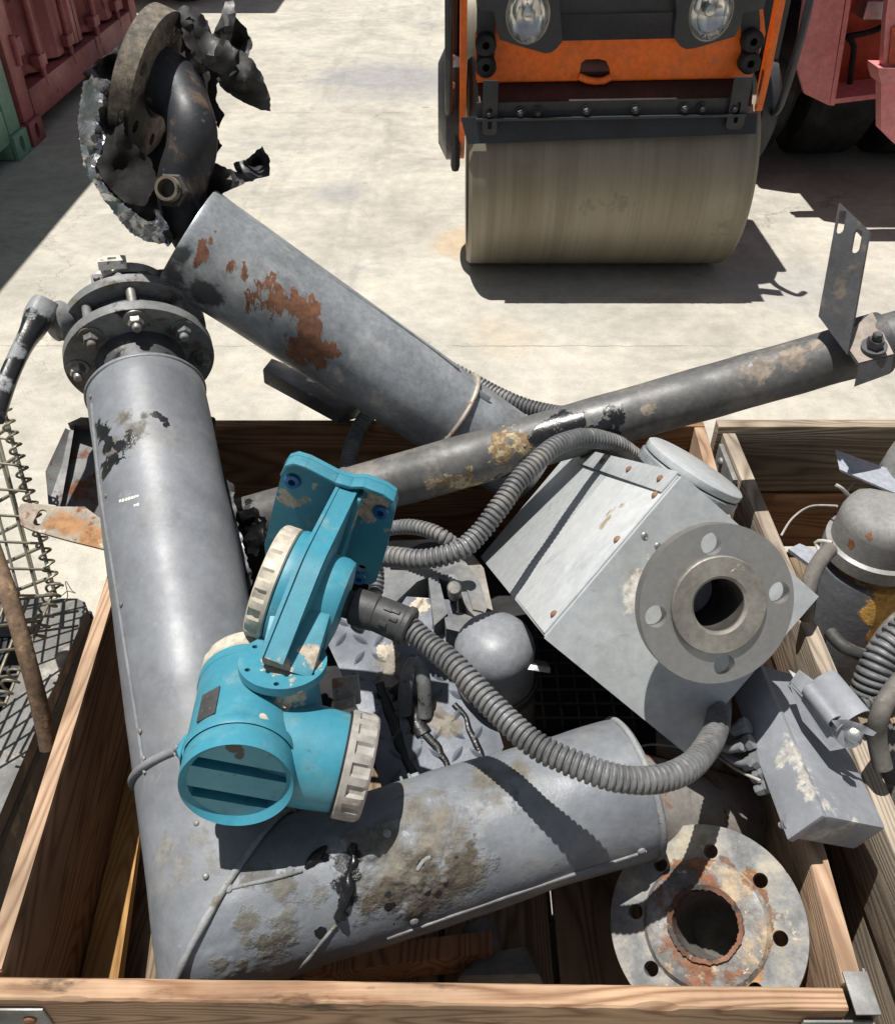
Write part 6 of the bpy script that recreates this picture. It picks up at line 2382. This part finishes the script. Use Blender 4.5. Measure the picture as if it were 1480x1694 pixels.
# cables and wires from the glands
M['wire'] = mat('pale_wire', (.42, .40, .36), .6, 0, var=.15)
M['cable'] = mat('black_cable', (.05, .048, .045), .55, 0, var=.3, layers=[L((.2, .18, .15), 20, .55, .14, rough=.9, h=.1)])
for pts, r, lab in (([(1258, 1292, 1.27), (1235, 1282, 1.29), (1210, 1268, 1.33), (1185, 1252, 1.38), (1150, 1245, 1.42)], .0022, 'thin pale wire hanging from the terminal box glands'),
                    ([(1130, 1238, 1.42), (1080, 1232, 1.44), (1040, 1240, 1.46)], .0018, 'thin pale wire lying under the lowest corner of the silver box')):
    bm = B()
    tube(bm, resample(spline([P(*q) for q in pts], 8), .01), r, 8)
    solo('wire', bm, M['wire'], lab, 'wire')
for pts, r, lab in (([(1226, 1235, 1.28), (1205, 1240, 1.3), (1190, 1232, 1.34), (1180, 1220, 1.4)], .006, 'upper stiff grey cable end leaving the terminal box glands'),
                    ([(1240, 1262, 1.28), (1220, 1262, 1.3), (1200, 1248, 1.34), (1190, 1230, 1.40)], .006, 'lower stiff grey cable end leaving the terminal box glands')):
    bm = B()
    tube(bm, resample(spline([P(*q) for q in pts], 8), .01), r, 10)
    solo('cable', bm, M['grey_paint'], lab, 'cable')

# ------------------------------------------------------------------ rusty brackets at the left back
M['rusty_plate'] = mat('rusty_plate', (.33, .28, .22), .75, .1, var=.2, layers=[
    L((.34, .18, .085), 16, .34, .4, blobs=[(P(110, 870, 1.6), .05), (P(150, 890, 1.6), .05), (P(85, 870, 1.6), .03)], amp=1.8, rough=.9, h=.3),
    L((.2, .08, .04), 30, .56, .08, rough=.9, h=.3), L((.62, .56, .46), 26, .6, .08, rough=.9, h=.1)])
bo2 = P(105, 872, 1.60)
nb2 = (-ray(105, 872) + V((0, .2, .75))).normalized()
bx2 = (PN(160, 893, bo2, nb2) - PN(60, 860, bo2, nb2)).normalized()
by2 = nb2.cross(bx2)


def q2(u, v):
    p = PN(u, v, bo2, nb2) - bo2
    return (p.dot(bx2), p.dot(by2))


bm = B()
cs = q2(66, 856)
plate(bm, [q2(*p) for p in ((30, 842), (34, 834), (46, 832), (100, 838), (140, 838), (185, 872), (230, 890), (230, 928), (178, 910), (110, 893), (50, 876), (34, 868))], [slot(cs[0], cs[1], .014, .034)], -.006, bo2, bx2, by2)
solo('slotted_bracket', bm, M['rusty_plate'], 'orange rusted flat bracket with a slot sticking out left of the elbow pipe', 'bracket')
M['rusty_channel'] = mat('rusty_channel', (.15, .15, .15), .7, .1, var=.25, layers=[L((.16, .065, .035), 20, .52, .1, rough=.9, h=.4), L((.3, .27, .22), 30, .64, .08, rough=.9)])
bm = B()
a0, a1, a2, a3 = P(74, 778, 1.78), P(108, 704, 1.86), P(120, 712, 1.90), P(90, 836, 1.80)
prism(bm, [P(75, 780, 1.74), P(108, 708, 1.82), P(116, 712, 1.83), P(102, 770, 1.77), P(92, 836, 1.72), P(80, 834, 1.72)], ray(90, 770).normalized() * .006)
prism(bm, [P(92, 836, 1.72), P(102, 770, 1.77), P(118, 700, 1.84), P(124, 700, 1.84), P(112, 772, 1.77), P(100, 838, 1.72)], ray(110, 770).normalized() * .05)
prism(bm, [P(92, 838, 1.73), P(110, 770, 1.80), P(118, 700, 1.88), P(220, 690, 1.92), P(220, 900, 1.76)], ray(150, 770).normalized() * .006)
prism(bm, [P(112, 700, 1.82), P(134, 690, 1.80), P(220, 694, 1.82), P(220, 720, 1.9), P(118, 716, 1.88)], ray(150, 700).normalized() * .006)
solo('rusty_channel', bm, M['rusty_channel'], 'dark rusty steel channel with flaking edges behind the elbow pipe at left', 'steel channel')
bm = B()
quadbox(bm, [P(338, 700, 1.72), P(352, 712, 1.72), P(352, 740, 1.8), P(336, 740, 1.8), P(336, 686, 1.68), P(358, 690, 1.68), P(358, 712, 1.76), P(336, 712, 1.76)], .004)
sheet(bm, [(352, 720, 1.66), (372, 790, 1.62), (385, 800, 1.60), (390, 850, 1.58), (418, 960, 1.52), (412, 985, 1.52), (395, 960, 1.52), (380, 900, 1.55), (362, 800, 1.62)], step=9, amp=.006, seed=40)
solo('cladding_scrap', bm, M['dark_steel'], 'strip of dark torn cladding along the right flank of the elbow pipe', 'metal scrap')
bm = B()
sheet(bm, [(388, 848, 1.60), (420, 838, 1.58), (442, 862, 1.57), (440, 890, 1.57), (424, 920, 1.58), (400, 910, 1.60), (390, 880, 1.61)], step=6, amp=.012, fs=40, seed=41)
solo('tar_lump', bm, M['tar'], 'shiny black tar lump at the left end of the slim pipe', 'tar')

# ------------------------------------------------------------------ wire basket, plastic pallet and stick at the left
M['galv_wire'] = mat('plated_wire', (.27, .25, .19), .45, .6, var=.2, layers=[L((.12, .09, .05), 40, .58, .1, rough=.8, metal=.1)])
t = thing('wire_basket', 'folding steel wire mesh basket with coil hinges at the left edge', 'wire basket', P(-30, 1000, 1.6))
TLp, TRp, BLp, BRp = P(-190, 660, 1.56), P(8, 684, 1.62), P(-130, 985, 1.50), P(92, 985, 1.62)


def bil(f, g):
    return TLp.lerp(TRp, f).lerp(BLp.lerp(BRp, f), g)


bm = B()
for i in range(8):
    f = i / 7
    cyl(bm, bil(f, 0), bil(f, 1.0), .0036 if i in (0, 7) else .0024, seg=8)
for j in range(8):
    g = j / 7
    cyl(bm, bil(-.02, g) - ray(50, 850) * .004, bil(1.0, g) - ray(50, 850) * .004, .0025, seg=8)
part('mesh_panel', bm, M['galv_wire'], t)
bm = B()


def coil(p0, p1, R, pitch, r):
    x, y, z = frame(p1 - p0)
    Lc = (p1 - p0).length
    n = int(Lc / pitch * 14)
    return [p0 + z * (Lc * i / n) + (x * math.cos(2 * PI * i / 14) + y * math.sin(2 * PI * i / 14)) * R for i in range(n + 1)], r


pts, r = coil(bil(1.01, -.02), bil(1.01, 1.0), .011, .022, .0024)
tube(bm, pts, r, 6)
part('coil_hinge', bm, M['galv_wire'], t)
# second, folded panel below
TL2, TR2, BL2, BR2 = P(-120, 1010, 1.44), P(86, 985, 1.60), P(-150, 1180, 1.36), P(8, 1165, 1.46)


def bil2(f, g):
    return TL2.lerp(TR2, f).lerp(BL2.lerp(BR2, f), g)


bm = B()
for i in range(6):
    cyl(bm, bil2(i / 5, 0), bil2(i / 5, 1), .0026, seg=8)
for j in range(5):
    cyl(bm, bil2(0, j / 4) - ray(50, 1050) * .004, bil2(1, j / 4) - ray(50, 1050) * .004, .0026, seg=8)
part('mesh_panel', bm, M['galv_wire'], t)
bm = B()
pts, r = coil(P(92, 968, 1.62), P(58, 1064, 1.56), .014, .02, .0025)
tube(bm, pts, r, 6)
part('coil_hinge', bm, M['galv_wire'], t)
bm = B()
pts, r = coil(P(30, 1108, 1.47), P(-20, 1190, 1.42), .012, .02, .0025)
tube(bm, pts, r, 6)
part('coil_hinge', bm, M['galv_wire'], t)
bm = B()
TL3, TR3, BL3, BR3 = P(-100, 790, 1.70), P(16, 705, 1.70), P(-60, 1010, 1.66), P(84, 955, 1.66)
for i in range(6):
    f = i / 5
    cyl(bm, TL3.lerp(BL3, f), TR3.lerp(BR3, f), .0036, seg=8)
for i in range(3):
    f = (i + .5) / 3
    cyl(bm, TL3.lerp(TR3, f), BL3.lerp(BR3, f), .0026, seg=8)
part('mesh_panel', bm, M['galv_wire'], t)
bm = B()
tube(bm, resample(spline([P(92, 990, 1.62), P(104, 984, 1.63), P(112, 978, 1.64), P(126, 982, 1.64), P(118, 976, 1.64), P(108, 960, 1.64), P(112, 986, 1.64), P(106, 995, 1.64)], 10), .004), .0009, 6)
part('loose_wire', bm, M['galv_wire'], t)

M['pallet'] = mat('grey_plastic', (.14, .14, .13), .65, 0, var=.16, fine=.12, layers=[L((.34, .32, .28), 12, .52, .16, rough=.9, h=.1)])
zt = .32
xr = PZ(146, 1003, zt).x
ytop = PZ(110, 990, zt).y
t = thing('plastic_pallet', 'grey plastic crate with square grid openings under the wire basket', 'plastic crate', (xr - .4, ytop - .5, 0))
bm = B()
gx0, gx1, gy0, gy1 = xr - .9, xr, ytop - 1.3, ytop
ho = []
st_ = .062
xx0 = gx1 - .085
i = 0
while xx0 - (i + 1) * st_ > gx0 + .05:
    j = 0
    while gy1 - .09 - (j + 1) * st_ > gy0 + .05:
        cx_, cy_ = xx0 - (i + .5) * st_, gy1 - .09 - (j + .5) * st_
        ho.append([(cx_ - .025, cy_ - .025), (cx_ + .025, cy_ - .025), (cx_ + .025, cy_ + .025), (cx_ - .025, cy_ + .025)])
        j += 1
    i += 1
ou = [(gx0, gy0), (gx1, gy0), (gx1, gy1 - .02), (gx1 - .006, gy1 - .006), (gx1 - .02, gy1), (gx0, gy1)]
plate(bm, ou, ho, .018, (0, 0, zt - .05), (1, 0, 0), (0, 1, 0))
part('grid_deck', bm, M['plastic_black'], t)  # deck coloured black to carry the shade inside the grey crate
bm = B()
q0 = [(gx0, gy0), (gx1, gy0), (gx1, gy1 - .03), (gx1 - .01, gy1 - .01), (gx1 - .03, gy1), (gx0, gy1)]
q1 = [(gx0 + .07, gy0 + .07), (gx1 - .075, gy0 + .07), (gx1 - .075, gy1 - .075), (gx0 + .07, gy1 - .075)]
plate(bm, q0, [q1], .03, (0, 0, zt - .03), (1, 0, 0), (0, 1, 0))
plank(bm, (gx1 - .001, gy0), (gx1 - .001, gy1 - .03), (-1, 0), .02, zt - .031, .0, .002)
plank(bm, (gx0, gy1 - .001), (gx1 - .03, gy1 - .001), (0, -1), .02, zt - .031, .0, .002)
plank(bm, (gx0, gy0), (gx0, gy1 - .03), (1, 0), .02, zt - .031, .0, .002)
part('rim', bm, M['pallet'], t)
bm = B()
box(bm, ((gx0 + gx1) / 2, (gy0 + gy1) / 2, .06), (gx1 - gx0 - .06, gy1 - gy0 - .06, .04), .004)
part('base', bm, M['plastic_black'], t)
bm = B()
q = resample(spline([P(-30, 860, 1.50), P(10, 970, 1.44), P(45, 1090, 1.42), P(66, 1170, 1.44), P(80, 1238, 1.46)], 10), .012)
tube(bm, q, [.0135 * (1 + .06 * noise.noise(p * 20)) for p in q], 16)
M['stick'] = mat('brown_stick', (.15, .095, .055), .85, 0, var=.35, fine=.3, bump=.3, layers=[L((.27, .18, .1), 26, .56, .12, rough=.9)])
solo('stick', bm, M['stick'], 'rough brown pole leaning in front of the wire basket at left', 'pole')

# ------------------------------------------------------------------ contents of the right crate
pc = P(1462, 870, 1.66)
px_, py_ = pc.x, pc.y
z0 = PY(1450, 812, py_).z - .03
M['pump_grey'] = mat('pump_cap', (.22, .217, .207), .55, 0, var=.12, vscale=14, fine=.12, layers=[
    L((.24, .10, .045), 30, .30, .12, blobs=ob(V((px_, py_, 0)), V((0, 0, 1)), .084, [(1412, 850, .02), (1435, 885, .016), (1405, 900, .014), (1450, 880, .014), (1440, 835, .022), (1420, 835, .014), (1445, 850, .012)]), amp=3.4, rough=.9, h=.2),
    L((.5, .48, .42), 30, .66, .08, rough=.9, h=.1)])
M['pump_body'] = mat('pump_body', (.115, .12, .13), .6, 0, var=.15, bscale=70, bump=.4, layers=[
    L((.55, .31, .075), 22, .08, .14, blobs=ob(V((px_, py_, 0)), V((0, 0, 1)), .095, [(1462, 1000, .03), (1455, 1050, .03), (1468, 960, .03), (1445, 1090, .03), (1475, 1040, .04), (1430, 1120, .03), (1480, 980, .04), (1440, 1150, .03), (1470, 1100, .04), (1466, 1010, .055), (1478, 1060, .055), (1455, 1130, .04), (1470, 965, .05)]), amp=1.0, rough=.9, h=.5)])
t = thing('pump_head', 'grey capped cylindrical pump head with peeling paint over orange standing in the right crate', 'pump', (px_, py_, .1))
bm = B()
Rc = .082
lathe(bm, [(0, 0), (.03, -.002), (.058, -.008), (.072, -.016), (Rc - .002, -.030), (Rc, -.045), (Rc + .003, -.088), (Rc + .011, -.092), (Rc + .012, -.118), (Rc + .008, -.121), (0, -.121)], (px_, py_, z0), (0, 0, 1), 56)
part('cap', bm, M['pump_grey'], t)
bm = B()
lathe(bm, [(Rc - .004, -.118), (Rc - .004, -.142), (Rc + .004, -.150)], (px_, py_, z0), (0, 0, 1), 48)
part('rust_ring', bm, mat('pump_ring', (.30, .15, .06), .8, 0, var=.4, layers=[L((.55, .42, .25), 22, .52, .12)]), t)
bm = B()
lathe(bm, [(0, -.142), (Rc + .010, -.142), (Rc + .012, -.146), (Rc + .012, -.42), (0, -.42)], (px_, py_, z0), (0, 0, 1), 56)
part('body', bm, M['pump_body'], t)
bm = B()
quadbox(bm, [PZ(1381, 746, .575), PZ(1388, 780, .575), PZ(1500, 828, .555), PZ(1500, 790, .555), PZ(1381, 743, .581), PZ(1388, 776, .581), PZ(1500, 824, .561), PZ(1500, 786, .561)], .002)
M['grey_lever'] = mat('grey_lever', (.33, .35, .39), .4, .1, var=.08)
solo('flat_lever', bm, M['grey_lever'], 'flat pale grey lever pointing left above the pump head', 'lever')
bm = B()
quadbox(bm, [P(1306, 912, 1.78), P(1322, 935, 1.75), P(1362, 948, 1.72), P(1358, 918, 1.76), P(1306, 906, 1.77), P(1322, 898, 1.77), P(1362, 918, 1.74), P(1350, 905, 1.76)], .002)
bm.free()
bm = B()
prism(bm, [P(1304, 908, 1.73), P(1322, 899, 1.75), P(1364, 916, 1.72), P(1348, 940, 1.68)], V((0, 0, -.008)))
solo('small_plate', bm, M['grey_lever'], 'small pale grey plate lying in the right crate beside the pump head', 'metal plate')
bm = B()
lathe(bm, [(0, .10), (.05, .09), (.075, .05), (.085, 0), (.085, -.12), (0, -.12)], P(1530, 790, 1.72), (0, 0, 1), 40)
solo('grey_drum', bm, M['pump_grey'], 'rounded grey vessel cut off by the right photo edge beyond the pump head', 'vessel')
M['old_hose'] = mat('old_rubber_hose', (.13, .12, .105), .7, 0, var=.2, layers=[L((.24, .21, .17), 24, .55, .14, rough=.9, h=.1)])
for pts, r, lab, m_ in (
        ([(1372, 910, 1.56), (1358, 925, 1.53), (1344, 950, 1.50), (1335, 985, 1.50), (1332, 1020, 1.53)], .0135, 'grey rubber hose bending down left of the pump head', 'old_hose'),
        ([(1372, 1046, 1.40), (1395, 1070, 1.38), (1430, 1085, 1.38), (1462, 1088, 1.38), (1500, 1078, 1.38)], .0105, 'black rubber cable crossing in front of the pump body', 'cable'),
        ([(1510, 1010, 1.42), (1475, 1040, 1.41), (1448, 1080, 1.40), (1436, 1120, 1.38), (1430, 1170, 1.36)], .016, 'thick grey hose running down across the orange pump body', 'old_hose'),
        ([(1510, 1105, 1.27), (1478, 1140, 1.26), (1456, 1180, 1.25), (1450, 1220, 1.27), (1460, 1270, 1.28)], .0135, 'dusty pale hose curling at the right edge above the crate side', 'old_hose')):
    bm = B()
    tube(bm, resample(spline([P(*q) for q in pts], 10), .008), r, 16)
    solo('rubber_hose', bm, M[m_], lab, 'hose')
bm = B()
hose(bm, [P(1432, 1160, 1.36), P(1448, 1110, 1.35), P(1472, 1070, 1.35), P(1510, 1040, 1.35)], .027, .0105, .006, 24)
solo('corrugated_hose', bm, M['hose'], 'thick ribbed grey hose at the right edge in the right crate', 'hose')
bm = B()
hose(bm, [P(1428, 1166, 1.34), P(1450, 1158, 1.34), P(1480, 1152, 1.34), P(1510, 1150, 1.34)], .0115, .008, .003, 18)
solo('corrugated_hose', bm, M['hose'], 'thin ribbed grey hose under the thick ribbed hose at the right edge', 'hose')
for pts, r, lab in (([(1382, 802, 1.66), (1392, 808, 1.66), (1402, 818, 1.68)], .0035, 'short pale wire end poking up behind the pump cap'),
                    ([(1292, 886, 1.80), (1310, 858, 1.80), (1340, 838, 1.78), (1384, 837, 1.70)], .0024, 'long pale wire arching left of the pump cap'),
                    ([(1376, 898, 1.62), (1362, 895, 1.63), (1349, 896, 1.64), (1352, 905, 1.64), (1357, 916, 1.63)], .0036, 'hooked pale wire with a thick end below the pump cap rim'),
                    ([(1400, 815, 1.7), (1415, 798, 1.72), (1440, 794, 1.72), (1470, 808, 1.70)], .002, 'thin dark wire looping over the top of the pump cap')):
    bm = B()
    tube(bm, resample(spline([P(*q) for q in pts], 8), .008), r, 8)
    solo('wire', bm, M['wire'], lab, 'wire')
bm = B()
for i in range(5):
    u = 1440 + i * 22
    cyl(bm, P(u, 1200 + 8 * i, 1.42), P(u + 60, 1330, 1.40), .03, seg=16)
solo('scrap_tubes', bm, M['old_hose'], 'dark bundle of tubes deep in the right crate', 'scrap')
